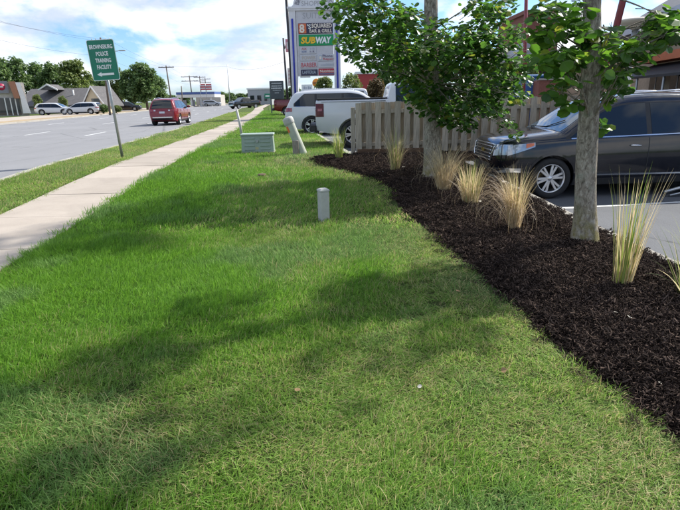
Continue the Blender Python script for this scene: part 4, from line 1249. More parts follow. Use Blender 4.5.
def dress_pickup(root, c, s, pmat, bed=1.40, roof=1.90, lights=True, cover='black', spokes=6):
    wheels = (-1.82 * s, 1.95 * s); wr = .41; hw = c.hw
    obj('body', c.body(wheels, wr, .07), root, [MAT[pmat]])
    ZB = lambda x: 1.25; RZ = lambda x: min(c.top(x) - .12, roof - .12)
    for sgn in (-1, 1):
        window(root, c, 'rear_door_glass', -.58 * s, .22 * s, ZB, RZ, sgn)
        window(root, c, 'front_door_glass', .30 * s, 1.36 * s, ZB, lambda x: max(1.254, min(RZ(x), 1.27 + (1.36 * s - x) * .9)), sgn)
        for x in (-.64, .26, 1.3): seam(root, c, x * s, .5, 1.25, sgn)
        seam(root, c, -.86 * s, .5, bed, sgn, .02)
        for x in (.36, -.52):
            y = sgn * (c.w(x * s, 1.1) + .02); mb = MB(); mb.tube([(x * s, y - sgn * .03, 1.1), (x * s + .02, y + sgn * .014, 1.105), (x * s + .2, y + sgn * .014, 1.105), (x * s + .22, y - sgn * .03, 1.1)], .014, 8); mb.build('door_handle', MAT['chrome'], root)
        mb = MB(); x = 1.2 * s; y = sgn * (c.w(x, 1.3) + .17); mb.cbox((x - .07, y - .11, 1.24), (x + .07, y + .11, 1.52), .03); mb.tube([(x, y - sgn * .22, 1.28), (x, y, 1.3)], .025, 6); mb.build('mirror', MAT['black'], root)
        mb = MB(); c.side_patch(mb, wheels[0] + wr + .1, wheels[1] - wr - .1, lambda x: c.bot(x) + .005, lambda x: c.bot(x) + .1, sgn, .01, 12, 2); mb.build('sill_cladding', MAT['black'], root)
        for wx in wheels:
            mb = MB(); g = []
            for i in range(19):
                an = math.pi * i / 18; col = []
                for rr in (wr + .065, wr + .11):
                    x = wx + rr * math.cos(an); z = wr + rr * math.sin(an); col.append((x, sgn * (c.w(x, max(z, c.bot(x) + .01)) + .012), z))
                g.append(col)
            c.grid(mb, g, (0, -sgn * .05, 0), 0); mb.build('arch_lip', MAT[pmat], root)
        # lamps
        mb = MB(); c.side_patch(mb, -2.93 * s, -2.70 * s, .93, 1.30, sgn, .010, 5, 3, .04); c.end_patch(mb, [(sgn * (hw - .16), .93), (sgn * (hw - .03), .93), (sgn * (hw - .04), 1.30), (sgn * (hw - .16), 1.30)], False, .012, 3, 4); mb.build('tail_light', MAT['dark_red_lens'], root)
        mb = MB(); c.side_patch(mb, -2.88 * s, -2.75 * s, 1.09, 1.16, sgn, .016, 4, 2, .02); mb.build('reverse_lamp', MAT['amber' if False else 'red_lens'], root)
        mb = MB(); c.end_patch(mb, [(sgn * .55, .95), (sgn * .84, .95), (sgn * .84, 1.12), (sgn * .55, 1.12)], True, .012); mb.build('headlight', MAT['lamp_glass'], root)
        mb = MB(); c.side_patch(mb, -2.93 * s, -.88 * s, bed - .06, bed + .0, sgn, .012, 12, 1, .05); mb.build('bed_rail_cap', MAT['black'], root)
    mb = MB(); c.top_patch(mb, 1.02 * s, 1.5 * s, hw * .66, hw * .78, .006); mb.build('windscreen', MAT['screen'], root)
    mb = MB(); mb.cbox((-2.90 * s, -hw + .07, bed + .004), (-.82 * s, hw - .07, bed + .045), .012); mb.build('bed_cover', MAT[cover], root)
    # step bumper and tailgate
    mb = MB(); mb.cbox((-3.13 * s, -hw + .05, .50), (-2.93 * s, hw - .05, .70), .03); mb.build('rear_bumper', MAT['black'], root)
    mb = MB(); mb.cbox((-3.15 * s, -hw + .30, .62), (-2.94 * s, hw - .3, .715), .02); mb.cbox((-3.145 * s, -hw + .055, .52), (-3.0 * s, -hw + .3, .64), .02); mb.cbox((-3.145 * s, hw - .3, .52), (-3.0 * s, hw - .055, .64), .02); mb.build('bumper_step', MAT['black'], root)
    mb = MB(); c.end_patch(mb, [(-.76, .78), (.76, .78), (.76, 1.34), (-.76, 1.34)], False, .014, 8, 4, .03); mb.build('tailgate', MAT[pmat], root)
    mb = MB(); c.end_patch(mb, [(-.17, 1.20), (.17, 1.20), (.17, 1.27), (-.17, 1.27)], False, .03, 3, 2, .03); mb.build('tailgate_handle', MAT['black'], root)
    mb = MB(); mb.box((-3.14 * s - .02, -.16, .5), (-3.13 * s, .16, .62)); mb.build('number_plate', MAT['plate'], root)
    mb = MB(); c.end_patch(mb, [(-.52, .82), (.52, .82), (.52, 1.15), (-.52, 1.15)], True, .012, 10, 5); mb.build('grille', MAT['black'], root)
    for i in range(3):
        z = .87 + i * .10; mb = MB(); c.end_patch(mb, [(-.5, z), (.5, z), (.5, z + .03), (-.5, z + .03)], True, .03, 10, 1, .03); mb.build('grille_bar', MAT['chrome'], root)
    mb = MB(); c.end_patch(mb, [(-.72, .52), (.72, .52), (.78, .72), (-.78, .72)], True, .05, 10, 2, .08); mb.build('front_bumper', MAT['chrome'], root)
    mb = MB(); mb.box((wheels[0] - .3, -.6, .36), (wheels[1] + .3, .6, .5)); mb.build('underbody', MAT['dark_under'], root)
    add_wheels(root, wheels, hw, wr, .27, .27, spokes)
c, s = pickup()
yy = 16.6; ph = at(314, 105, yy - 1.0)
tw = thing('white_pickup', 'white pickup truck parked behind the board fence, tail towards the grass', 'pickup', (ph.x + 2.98, yy, lot_z(yy)), R(0), 'cars in the parking lot')
dress_pickup(tw, c, s, 'p_white')
yy = 27.5; ph = at(342, 95, yy)
ta = thing('white_pickup', 'white pickup farther back, only its cab showing over the nearer white pickup', 'pickup', (ph.x + .5, yy, lot_z(yy) + .0), R(180), 'cars in the parking lot')
dress_pickup(ta, c, s, 'p_white')
yy = 47; ph = at(275.2, 106, yy)
tr = thing('red_pickup', 'dark red pickup parked beyond the white crossover beside the dark sign', 'pickup', (ph.x + 3.0, yy, lot_z(yy)), R(-6), 'cars in the parking lot')
dress_pickup(tr, c, s, 'p_maroon')
p = on_ground(243, 108.6, -.1)
tb = thing('black_pickup', 'black pickup truck far down the road near the end of the sidewalk', 'pickup', (p.x + .3, p.y, T(p.y) - .10), R(180 + 48))
dress_pickup(tb, c, s, 'p_black')
# trailer behind it
p2 = on_ground(254, 108.2, -.1)
# vehicles across the road
c2, k2, q2 = crossover(4.7, .95, 1.5)
def far_car(px, py, mat, label, rot, FY=70.0, name='parked_car'):
    p = at(px, py, FY); o = thing(name, label, 'car', (p.x, p.y, T(p.y) + .01), rot, 'cars parked across the road')
    dress_crossover(o, c2, k2, q2, mat, (-1.36, 1.40), .34, .23, detail=1); crossover_rear(o, c2, q2)
    return o

# ------------------------------------------------------------------ lettering
_fc = {}
def text(s, size, mat, parent, loc, rot=(R(90), 0, 0), width=None, name='lettering', bold=0.0, ext=.004, shear=0.0):
    cu = bpy.data.curves.new('t', 'FONT'); cu.body = s; cu.size = 1.0; cu.align_x = 'CENTER'; cu.align_y = 'CENTER'; cu.offset = bold; cu.extrude = .01; cu.resolution_u = 2; cu.shear = shear
    o = bpy.data.objects.new('t', cu); COL.objects.link(o); bpy.context.view_layer.update()
    me = bpy.data.meshes.new_from_object(o.evaluated_get(bpy.context.evaluated_depsgraph_get())); bpy.data.objects.remove(o)
    co = np.empty(len(me.vertices) * 3, 'f'); me.vertices.foreach_get('co', co); co = co.reshape(-1, 3)
    wd = co[:, 0].max() - co[:, 0].min(); hh = co[:, 1].max() - co[:, 1].min(); cx = (co[:, 0].max() + co[:, 0].min()) / 2; cy = (co[:, 1].max() + co[:, 1].min()) / 2
    sy = size / hh; sx = (width / wd) if width else sy
    co[:, 0] = (co[:, 0] - cx) * sx; co[:, 1] = (co[:, 1] - cy) * sy; co[:, 2] = np.where(co[:, 2] > 0, ext, -.002)
    me.vertices.foreach_set('co', co.ravel()); me.name = name; me.materials.clear(); me.materials.append(mat); me.update()
    o = obj(name, me, parent); o.location = loc; o.rotation_euler = rot
    return o

# ------------------------------------------------------------------ green street sign
MAT['sign_green'] = M('sign_green', (.0, .17, .095), .4, var=.08, vscale=4, col2=(.004, .19, .11))
MAT['sign_white'] = M('sign_white', (.78, .80, .78), .5, var=.05)
p = on_ground(122.5, 157.5)
sg = thing('street_sign', 'green road sign on a leaning steel post beside the sidewalk', 'sign', p)
tp = at(100.5, 42, p.y) - p
ax = tp.normalized(); Lp = tp.length
mb = MB(); mb.tube([ax * -.25, ax * (Lp * .5), ax * Lp], [.036, .036, .036], 12); mb.build('post', MAT['galv'], sg)
ctr = at(104.3, 60.3, p.y) - p; ctr.y = -.055
rotm = Matrix.Rotation(math.atan2(ax.x, ax.z), 4, 'Y') @ Matrix.Rotation(R(6), 4, 'Z')
pan = MB(); w2, h2 = .325, .475; rc = .04
poly = []
for cx, cz, a0 in ((w2 - rc, h2 - rc, 0), (-w2 + rc, h2 - rc, 90), (-w2 + rc, -h2 + rc, 180), (w2 - rc, -h2 + rc, 270)):
    poly += [(cx + rc * math.cos(R(a0 + 22.5 * i)), cz + rc * math.sin(R(a0 + 22.5 * i))) for i in range(5)]
pan.prism(poly, -.004, .004); po = pan.build('panel', MAT['sign_green'], sg); po.matrix_local = Matrix.Translation(ctr) @ rotm
mb = MB(); n = len(poly); mb.add([(x, -.007, z) for x, z in poly] + [(x * .965, -.007, z * .975) for x, z in poly], [(i, (i + 1) % n, n + (i + 1) % n, n + i) for i in range(n)])
mb.build('border', MAT['sign_white'], po)
for s_, z, wd, hh in (('BROWNSBURG', .31, .55, .10), ('POLICE', .15, .29, .10), ('TRAINING', -.005, .37, .10), ('FACILITY', -.16, .35, .10)):
    text(s_, hh, MAT['sign_white'], po, (0, -.008, z), width=wd, bold=.025)
mb = MB(); mb.prism([(-.21, -.33), (-.10, -.275), (-.10, -.305), (.20, -.305), (.20, -.355), (-.10, -.355), (-.10, -.385)], -.011, -.007); mb.build('arrow', MAT['sign_white'], po)

# ------------------------------------------------------------------ shopping centre pylon
PY = 40.0
def P(px, py, Y=PY): return at(px, py, Y)
base = P(317, 100); gz = lot_z(40)
pyl = thing('pylon_sign', 'tall grey shopping centre pylon sign with stacked tenant panels and blue light strips', 'sign', (base.x, PY, gz))
MAT['stucco'] = M('grey_stucco', (.55, .54, .56), .85, var=.1, vscale=2, grime=.15)
MAT['stucco2'] = M('light_stucco', (.66, .65, .66), .85, var=.08, vscale=2)
MAT['blue_tube'] = M('blue_strip', (.02, .035, .36), .35, var=.1)
u = PY / F * .955 ; u = (P(341, 60).x - P(291, 60).x) / 50
def X(px): return (px - 316) * u
def Z(py): return P(316, py).z - gz
HB = Z(9)
for s_ in (-1, 1):
    mb = MB(); x0 = s_ * 21.5 * u; mb.box((x0 - 3.2 * u, -.3, -.2), (x0 + 3.2 * u, .3, HB)); mb.build('column', MAT['stucco2'], pyl)
    mb = MB(); mb.tube([(x0, -.34, .9), (x0, -.34, Z(19))], .07, 8); mb.build('light_strip', MAT['blue_tube'], pyl)
mb = MB(); mb.box((X(298), -.22, Z(76)), (X(334), .22, HB)); mb.build('panel_wall', MAT['stucco'], pyl)
mb = MB(); mb.box((-26 * u, -.42, HB), (26 * u, .42, Z(7))); mb.box((-25.2 * u, -.36, HB - .12), (25.2 * u, .36, HB)); mb.build('cornice', MAT['stucco2'], pyl)
arch = [(-22 * u, Z(7))] + [(-20 * u * math.cos(math.pi * i / 16), Z(5) + 12 * u * math.sin(math.pi * i / 16)) for i in range(17)] + [(22 * u, Z(7))]
mb = MB(); mb.prism(arch, -.3, .3); mb.build('arch', MAT['stucco2'], pyl)
MAT['raised_grey'] = M('raised_letter_grey', (.22, .22, .25), .7, var=.1)
MAT['pale_grey'] = M('pale_letter_grey', (.36, .355, .37), .7, var=.1)
name_ = 'BROWNSBURG'
for i, ch in enumerate(name_):
    a = math.pi * (1 - (i + .7) / (len(name_) + .4)); text(ch, 4.2 * u, MAT['raised_grey'], pyl, (16.5 * u * math.cos(a), -.31, Z(5.5) + 9.5 * u * math.sin(a)), rot=(R(90), -(a - math.pi / 2), 0), bold=.01)
text('SHOPPES', 4.2 * u, MAT['pale_grey'], pyl, (0, -.31, Z(4)), width=24 * u)
text('SUITES', 5.2 * u, MAT['pale_grey'], pyl, (-.4 * u, -.225, Z(16)), width=22 * u)
def panel(x0, x1, y0, y1, col, name='tenant_panel', d=.27):
    mb = MB(); mb.cbox((X(x0), -d, Z(y1)), (X(x1), -.2, Z(y0)), .02); return mb.build(name, col, pyl)
C_ = lambda n, col: M(n, col, .5, var=.06, vscale=2)
navy = C_('panel_navy', (.03, .025, .06)); orange = C_('panel_orange', (.60, .14, .05)); grn = C_('panel_green', (.0, .27, .085)); yl = C_('letter_yellow', (.80, .48, .02)); wt = MAT['sign_white']
pale = C_('panel_pale', (.52, .52, .54)); redp = C_('panel_red', (.42, .03, .05)); redl = C_('letter_red', (.50, .10, .12)); tan = C_('letter_tan', (.50, .42, .34)); bl = C_('letter_blue', (.10, .16, .35)); drk = C_('letter_dark', (.14, .12, .2)); cream = C_('letter_cream', (.74, .66, .56)); grp = C_('letter_grey', (.40, .44, .50))
def tx(s_, px, py, h, wpx, m, **k): return text(s_, h * u, m, pyl, (X(px), -.29, Z(py)), width=wpx * u, **k)
panel(300, 334, 23.5, 34, navy); panel(300.2, 308, 23.7, 33.8, orange, 'tenant_emblem', .28)
tx('8', 303.6, 28.8, 8, 5, cream, bold=.03); tx("'S", 310.6, 27, 4.4, 3.6, wt, bold=.02); tx('SQUARED', 323, 26.6, 4.6, 20, cream, bold=.03); tx('BAR & GRILL', 322, 31.4, 3.2, 22, cream, bold=.02)
panel(300, 334.5, 35, 46, grn); tx('SUB', 309.3, 40.6, 6.2, 14.5, yl, bold=.05, shear=.15); tx('WAY', 324.5, 40.6, 6.2, 15.5, wt, bold=.05, shear=.15)
panel(300.5, 317, 47, 54, pale); tx('ASK', 305, 48.8, 2, 5, redl); tx('NOW', 305, 51.8, 2, 4.6, bl); tx('x m', 313, 48.8, 1.8, 4.5, grp); tx('h R', 313, 51.8, 1.8, 4.5, drk)
panel(300.5, 317, 54.8, 61, pale); tx('POWER', 309.5, 57.8, 3.6, 13.5, tan)
panel(318, 335, 54.8, 61.5, pale); tx('Phone', 328, 56.4, 2.6, 10, drk, bold=.01); tx('Repair', 329, 59.6, 2.6, 11, redl, bold=.01)
mb = MB(); mb.cbox((X(319.2), -.29, Z(60.5)), (X(322.4), -.27, Z(55.6)), .01); mb.build('phone_icon', grp, pyl); mb = MB(); mb.box((X(319.9), -.295, Z(59.6)), (X(321.7), -.289, Z(56.6))); mb.build('phone_icon_screen', cream, pyl)
panel(300.5, 317.5, 62, 68, pale); tx('BARBER', 309.3, 65, 4.2, 15.5, redl, bold=.01)
panel(318.5, 335.5, 62, 68, pale); tx('x-unlimited', 327.5, 65, 2.4, 12.5, grp)
panel(301, 317.6, 69.5, 75.5, navy); tx('LAFFERIA', 309.3, 72.3, 3, 13.5, grp, bold=.01)
panel(318.6, 335.5, 69, 75.5, redp); tx('Nutrition', 327, 71.4, 2.6, 14, cream, bold=.02); mb = MB(); mb.box((X(320), -.285, Z(75)), (X(334.6), -.268, Z(73.4))); mb.build('panel_strip', drk, pyl)
mb = MB(); mb.box((X(300), -.15, Z(77.5)), (X(310), .15, Z(76))); mb.box((X(301), -.25, Z(93)), (X(312), -.05, Z(84.5))); mb.build('lower_panel', MAT['sign_white'], pyl)
for i, (a_, b_) in enumerate(((303, 304.4), (305, 306), (307.2, 308.8), (309.2, 310.4))):
    mb = MB(); mb.box((X(a_), -.26, Z(89)), (X(b_), -.252, Z(86.4 + .4 * (i % 2)))); mb.build('faded_letter', grp, pyl)

# round orange sign behind the pylon
MAT['orange_sign'] = M('orange_sign', (.80, .28, .02), .45, var=.06)
p = at(316.5, 83, 62); rr = 4 * 62 / F
o1 = thing('round_sign', 'round orange sign on a post seen through the pylon', 'sign', (p.x, 62, lot_z(40)))
mb = MB(); mb.lathe([(.001, -.15), (rr * .92, -.13), (rr, -.06), (rr, .06), (rr * .92, .13), (.001, .15)], 28, axis='Y', c=(0, 0, p.z - lot_z(40))); mb.build('disc', MAT['orange_sign'], o1)
mb = MB(); mb.box((-rr * .8, -.18, p.z - lot_z(40) - rr * .22), (rr * .8, -.14, p.z - lot_z(40) + rr * .22)); mb.build('band', C_('sign_brown', (.32, .12, .03)), o1)
mb = MB(); mb.tube([(0, .05, 0), (0, .05, p.z - lot_z(40) - rr * .5)], .09, 8); mb.build('post', MAT['galv'], o1)

# dark monument panel and small green sign
p = at(276.8, 90, 52); k_ = 52 / F
MAT['slate_panel'] = M('slate_panel', (.05, .065, .075), .5, var=.12)
ds = thing('dark_sign', 'dark slate sign board with white lettering on a post by the far grass', 'sign', (p.x, 52, T(52)))
zc = p.z - T(52)
mb = MB(); mb.cbox((-6.6 * k_, -.08, zc - 8.2 * k_), (6.6 * k_, .08, zc + 8.2 * k_), .02); mb.build('board', MAT['slate_panel'], ds)
for x in (-6.1, 3.5):
    mb = MB(); mb.box((x * k_ - .05, .085, -.2), (x * k_ + .05, .2, zc + 4 * k_)); mb.build('post', MAT['slate_panel'], ds)
for z, wd, hh in ((6, 9.6, 1.0), (3.6, 10, 1.0), (1.6, 10.4, 1.5), (-.4, 7.5, .5), (-2.6, 4, .6)):
    mb = MB(); n = int(wd / (hh * .9)); rr_ = random.Random(int(z * 10))
    for i in range(n):
        x = (-wd / 2 + wd * (i + .5) / n) * k_; h_ = hh * k_ * .5 * rr_.uniform(.7, 1.05); mb.box((x - wd / n * k_ * .38, -.088, zc + z * k_ - h_), (x + wd / n * k_ * .38, -.081, zc + z * k_ + h_))
    mb.build('lettering', C_('sign_letter_grey', (.5, .54, .56)), ds)
p = at(267.5, 96, 80)
gs = thing('road_sign', 'small green road sign far off left of the dark sign board', 'sign', (p.x, 80, T(80))); mb = MB(); mb.cbox((-.45, -.02, p.z - T(80) - .35), (.45, .02, p.z - T(80) + .35), .01); mb.build('panel', MAT['sign_green'], gs); mb = MB(); mb.tube([(0, .05, -.2), (0, .05, p.z)], .04, 6); mb.build('post', MAT['galv'], gs)
mb = MB(); mb.box((-.3, -.028, p.z - T(80) - .1), (.3, -.021, p.z - T(80) + .1)); mb.build('legend', MAT['sign_white'], gs)
# tenant sign behind the pylon's left side
p = at(291, 65, 48); ps = thing('pole_sign', 'tall white and red pole sign half hidden behind the left of the pylon', 'sign', (p.x, 48, T(48)))
k_ = 48 / F
mb = MB(); mb.cbox((-4.2 * k_, -.1, at(0, 58, 48).z - T(48) + 0), (3.6 * k_, .1, at(0, 58, 48).z - T(48) + 11 * k_), .02); o = mb.build('upper_board', C_('board_pink', (.55, .22, .26)), ps)
mb = MB(); mb.box((-3.2 * k_, -.112, at(0, 58, 48).z - T(48) + 2.5 * k_), (2.6 * k_, -.102, at(0, 58, 48).z - T(48) + 8.5 * k_)); mb.build('legend', C_('board_white', (.62, .56, .56)), ps)
mb = MB(); mb.cbox((-3.6 * k_, -.1, at(0, 92, 48).z - T(48)), (3.6 * k_, .1, at(0, 92, 48).z - T(48) + 16 * k_), .02); mb.build('lower_board', C_('board_cream', (.60, .56, .52)), ps)
for i in range(4):
    mb = MB(); z = at(0, 92, 48).z - T(48) + (3 + 3.2 * i) * k_; mb.box((-2.8 * k_, -.112, z), (2.6 * k_, -.102, z + 1.3 * k_)); mb.build('legend', C_('board_rose', (.50, .33, .34)), ps)
mb = MB(); mb.tube([(0, .15, -.2), (0, .15, at(0, 47, 48).z)], .12, 8); mb.build('post', MAT['galv'], ps)

# ------------------------------------------------------------------ poles, wires
MAT['pole_wood'] = M('pole_wood', (.13, .105, .085), .9, var=.25, stretch=(5, 5, .3))
MAT['dark_steel'] = M('dark_steel', (.035, .036, .04), .5, .4, var=.2)
MAT['wire'] = M('wire', (.03, .03, .032), .7)
def pole(px0, py0, px1, py1, Y, label, rad=.14, arms=1, mat='pole_wood', name='utility_pole', lamp=None, armw=1.2, group='utility poles along the road'):
    a = at(px0, py0, Y); b = at(px1, py1, Y); g0 = T(Y); d = (a - b) / (a.z - b.z); b = a + d * (g0 - .3 - a.z)
    o = thing(name, label, 'pole', (b.x, Y, g0), group=group); a -= Vector((b.x, Y, g0)); b -= Vector((b.x, Y, g0))
    mb = MB(); mb.tube([b, a], [rad, rad * .7], 10); mb.build('shaft', MAT[mat], o)
    for i in range(arms):
        z = a.z - .35 - i * 1.1; mb = MB(); mb.box((a.x - armw, -.12, z - .07), (a.x + armw, .02, z + .07)); arm = mb.build('crossarm', MAT[mat], o)
        for q_ in (-.9, -.5, .5, .9):
            mb = MB(); mb.lathe([(.001, .22), (.05, .2), (.035, .1), (.05, .05), (.03, 0)], 8, c=(a.x + q_ * armw, -.05, z + .07)); mb.build('insulator', MAT['galv'], arm)
    if lamp:
        e = at(lamp[0], lamp[1], Y) - Vector(o.location); s0 = Vector((a.x, 0, e.z - .9)); mb = MB(); mb.tube([s0, s0.lerp(e, .6) + Vector((0, 0, .25)), e], .045, 6); mb.cbox((e.x - .1, -.15, e.z - .08), (e.x + .65, .15, e.z + .06), .03); mb.build('street_lamp', MAT['galv'], o)
    return o
pole(100.4, 37.5, 108.5, 102, 67, 'wooden utility pole rising straight behind the green road sign', arms=1, lamp=(120, 50.5))
pole(166, 65.5, 171.5, 102, 112, 'wooden utility pole behind the red car, with one crossarm', .16, armw=1.6)
pole(189.2, 75.5, 193, 102, 150, 'utility pole with two crossarms left of the flags far down the road', .18, 2, armw=2.3)
pole(199.5, 76, 202, 102, 165, 'slimmer utility pole among the far poles beside the flags', .17, 2, armw=1.8)
pole(205, 78, 207, 102, 180, 'farthest utility pole right of the flags', .17, 2, armw=1.8)
pole(181.3, 86, 182.5, 102, 140, 'short bare pole before the filling station', .16, 0)
pole(227.3, 64.5, 230, 103, 115, 'tall thin light pole beyond the black pickup', .10, 0, 'galv', 'light_pole')
pole(284.5, -30, 293, 96, 44, 'tall black pole left of the pylon sign, running out of the top', .16, 0, 'dark_steel', 'light_pole')
pole(283.3, 38, 287.3, 96, 50, 'shorter dark lamp pole with a small side arm left of the pylon sign', .12, 0, 'dark_steel', 'light_pole', lamp=(288, 41.5))
def wire(pts, label, sag=.35, rad=.009):
    out = []
    for a, b in zip(pts[:-1], pts[1:]):
        for i in range(12):
            t = i / 12; out.append(a.lerp(b, t) - Vector((0, 0, sag * (b - a).length / 40 * 4 * t * (1 - t))))
    out.append(pts[-1]); mb = MB(); mb.tube(out, rad, 5); o = mb.build('power_line', MAT['wire']); tag(o, label, 'wire', 'overhead wires')
pa = [at(94, 40.5, 67), at(108, 39.5, 67)]; pb = [at(162, 67, 112), at(170, 67, 112)]; pc = [at(186, 78, 150), at(193, 78, 150)]
wire([at(-60, 5, 40), pa[0], pb[0], pc[0]], 'upper overhead wire running left of the road to the far poles')
wire([at(-60, 9, 38), pa[1], pb[1], pc[1]], 'second overhead wire just below the upper one')
wire([at(-60, 26, 40), at(103, 56, 67), at(167, 76, 112), at(190, 84, 150)], 'low sagging overhead cable beneath the two power wires', .5, .009)
wire([at(168, 66, 112), at(227.5, 66.5, 115), at(284, 62, 60)], 'thin wire spanning the road towards the pylon sign', .5, .012)

# flags
MAT['flag_red'] = M('flag_red', (.45, .06, .07), .8, var=.2); MAT['flag_white'] = M('flag_white', (.6, .58, .6), .8)
for px, lab in ((199.8, 'left one of the two red and white flags far down the road'), (205.2, 'right one of the two red and white flags far down the road')):
    Y = 140; a = at(px, 84, Y); k_ = Y / F
    o = thing('flag', lab, 'flag', (a.x, Y, T(Y)), group='flags at the filling station'); mb = MB(); mb.tube([(0, 0, 0), (0, 0, a.z)], .06, 6); mb.build('staff', MAT['galv'], o)
    for i in range(5):
        mb = MB(); z1 = a.z - T(Y) - i * .30; vs = []
        for j in range(7): vs += [(j * .26, .12 * math.sin(j * 1.3), z1), (j * .26, .12 * math.sin(j * 1.3), z1 - .30)]
        mb.add(vs, [(2*j, 2*j+2, 2*j+3, 2*j+1) for j in range(6)], smooth=True); mb.build('stripe', MAT['flag_red' if i % 2 == 0 else 'flag_white'], o)

# ------------------------------------------------------------------ buildings across the road
MAT['shingle'] = M('grey_shingle', (.105, .10, .10), .9, var=.2, vscale=3, bump=.4, bscale=20, grime=.2)
MAT['cream'] = M('cream_siding', (.62, .52, .36), .8, var=.1, stretch=(1, 1, 8))
MAT['cream_wall'] = M('pale_wall', (.46, .43, .38), .85, var=.12)
MAT['white_trim'] = M('white_trim', (.72, .71, .68), .7, var=.06)
MAT['win'] = car_glass('window_glass', (.02, .025, .03))
HY = 80.0
a = at(20, 112, HY); b = at(98, 112, HY); gz = T(HY)
house = thing('house', 'low house with a wide grey shingle roof and a cream gable end', 'house', (a.x, HY, gz))
W_ = b.x - a.x; ez = at(60, 104.5, HY).z - gz; rz = at(60, 87.5, HY).z - gz; D = 9.0
mb = MB(); mb.box((.5, .4, -.2), (W_ - .5, D, ez)); mb.build('wall', MAT['cream_wall'], house)
mb = MB(); th = .2
mb.add([(-.3, -.3, ez - .1), (W_ + .5, -.3, ez - .1), (W_ + .5, D / 2, rz), (-.3, D / 2, rz), (-.3, -.3, ez - .1 - th), (W_ + .5, -.3, ez - .1 - th), (W_ + .5, D / 2, rz - th), (-.3, D / 2, rz - th)], [(0,1,2,3),(7,6,5,4),(0,4,5,1),(1,5,6,2),(2,6,7,3),(3,7,4,0)])
mb.add([(-.3, D + .6, ez - .1), (W_ + .5, D + .6, ez - .1), (W_ + .5, D / 2, rz), (-.3, D / 2, rz)], [(0,1,2,3)])
roof = mb.build('roof', MAT['shingle'], house)
# projecting gable at the right end
gw = 2.7; gx = W_ - .6
mb = MB(); mb.prism([(gx, -.2), (gx + gw, -.2), (gx + gw, ez), (gx + gw / 2, ez + 2.35), (gx, ez)], -2.6, 1.2); mb.build('gable_wall', MAT['cream'], house)
mb = MB(); 
for s_ in (0, 1):
    x0, x1 = (gx - .35, gx + gw / 2) if s_ == 0 else (gx + gw + .35, gx + gw / 2)
    mb.add([(x0, -2.9, ez - .25), (x1, -2.9, ez + 2.5), (x1, 4, ez + 2.5), (x0, 4, ez - .25), (x0, -2.9, ez - .45), (x1, -2.9, ez + 2.3), (x1, 4, ez + 2.3), (x0, 4, ez - .45)], [(0,1,2,3),(7,6,5,4),(0,4,5,1),(1,5,6,2),(2,6,7,3),(3,7,4,0)])
gr = mb.build('gable_roof', MAT['shingle'], house)
for s_ in (0, 1):
    x0, x1 = (gx - .38, gx + gw / 2) if s_ == 0 else (gx + gw + .38, gx + gw / 2)
    mb = MB(); mb.add([(x0, -2.95, ez - .22), (x1, -2.95, ez + 2.55), (x1, -2.95, ez + 2.25), (x0, -2.95, ez - .5), (x0, -2.9, ez - .22), (x1, -2.9, ez + 2.55), (x1, -2.9, ez + 2.25), (x0, -2.9, ez - .5)], [(0,1,2,3),(4,7,6,5),(0,4,5,1),(1,5,6,2),(2,6,7,3),(3,7,4,0)]); mb.build('bargeboard', MAT['white_trim'], house)
mb = MB(); mb.box((gx + 1.1, -2.66, .9), (gx + 2.3, -2.6, 2.0)); mb.build('window', MAT['win'], house)
# small gable on the ridge
mb = MB(); dx = at(42, 87, HY).x - a.x; mb.prism([(dx - 1.3, rz - .25), (dx + 1.3, rz - .25), (dx, rz + .55)], D / 2 - 3.0, D / 2 + .2); mb.build('dormer', MAT['shingle'], house)
for s_ in (-1, 1):
    mb = MB(); mb.prism([(dx, rz + .62), (dx, rz + .40), (dx + s_ * 1.45, rz - .38), (dx + s_ * 1.45, rz - .16)], D / 2 - 3.15, D / 2 - 3.02); mb.build('dormer_trim', MAT['white_trim'], house)
for i in range(5):
    x = 1.2 + i * (W_ - 3.6) / 5; mb = MB(); mb.box((x, .33, .8), (x + 1.3, .38, ez - .35)); wo = mb.build('window', MAT['win'], house); mb = MB(); mb.box((x - .08, .34, .72), (x + 1.38, .372, .8)); mb.build('sill', MAT['white_trim'], wo)
mb = MB(); mb.tube([(W_ * .62, 2.5, ez), (W_ * .62, 2.5, rz - .3)], .1, 6); mb.build('vent_pipe', MAT['white_trim'], house)
# shop at the far left edge
SY = 66.0; a = at(-14, 116, SY); gz = T(SY)
shop = thing('shop_building', 'small shop at the left edge with dark glass and orange brown and white piers', 'building', (a.x, SY, gz), R(31)); k_ = SY / F
def sx(px): return (at(px, 100, SY).x - a.x) * 1.08
def sz(py): return at(5, py, SY).z - gz
mb = MB(); mb.box((0, .2, -.2), (sx(18), 7, sz(82))); mb.build('wall', MAT['cream_wall'], shop)
mb = MB(); mb.box((0, -.1, sz(93)), (sx(4.8), .18, sz(80.5))); sgp = mb.build('sign_fascia', C_('shop_sign_grey', (.20, .20, .22)), shop)
mb = MB(); mb.lathe([(.001, -.16), (3.1 * k_, -.14), (3.1 * k_, -.1)], 20, axis='Y', c=(sx(-.6), 0, sz(86.5))); mb.build('round_logo', C_('logo_red', (.42, .02, .07)), sgp)
mb = MB(); mb.box((sx(-2.4), -.2, sz(87.1)), (sx(.8), -.165, sz(85.8))); mb.build('logo_bar', MAT['white_trim'], sgp)
mb = MB(); mb.prism([(sx(5.6), sz(81)), (sx(11), sz(81)), (sx(12.6), sz(98.5)), (sx(8), sz(98.5))], -.5, .15); mb.build('tiled_pier', C_('pier_orange', (.34, .15, .08)), shop)
mb = MB(); mb.prism([(sx(11.2), sz(82)), (sx(15), sz(82)), (sx(19.5), sz(114)), (sx(13), sz(114)), (sx(13), sz(98))], -.45, .14); mb.build('white_pier', MAT['white_trim'], shop)
mb = MB(); mb.box((0, .05, .2), (sx(11.5), .18, sz(98))); mb.build('shop_window', MAT['win'], shop)
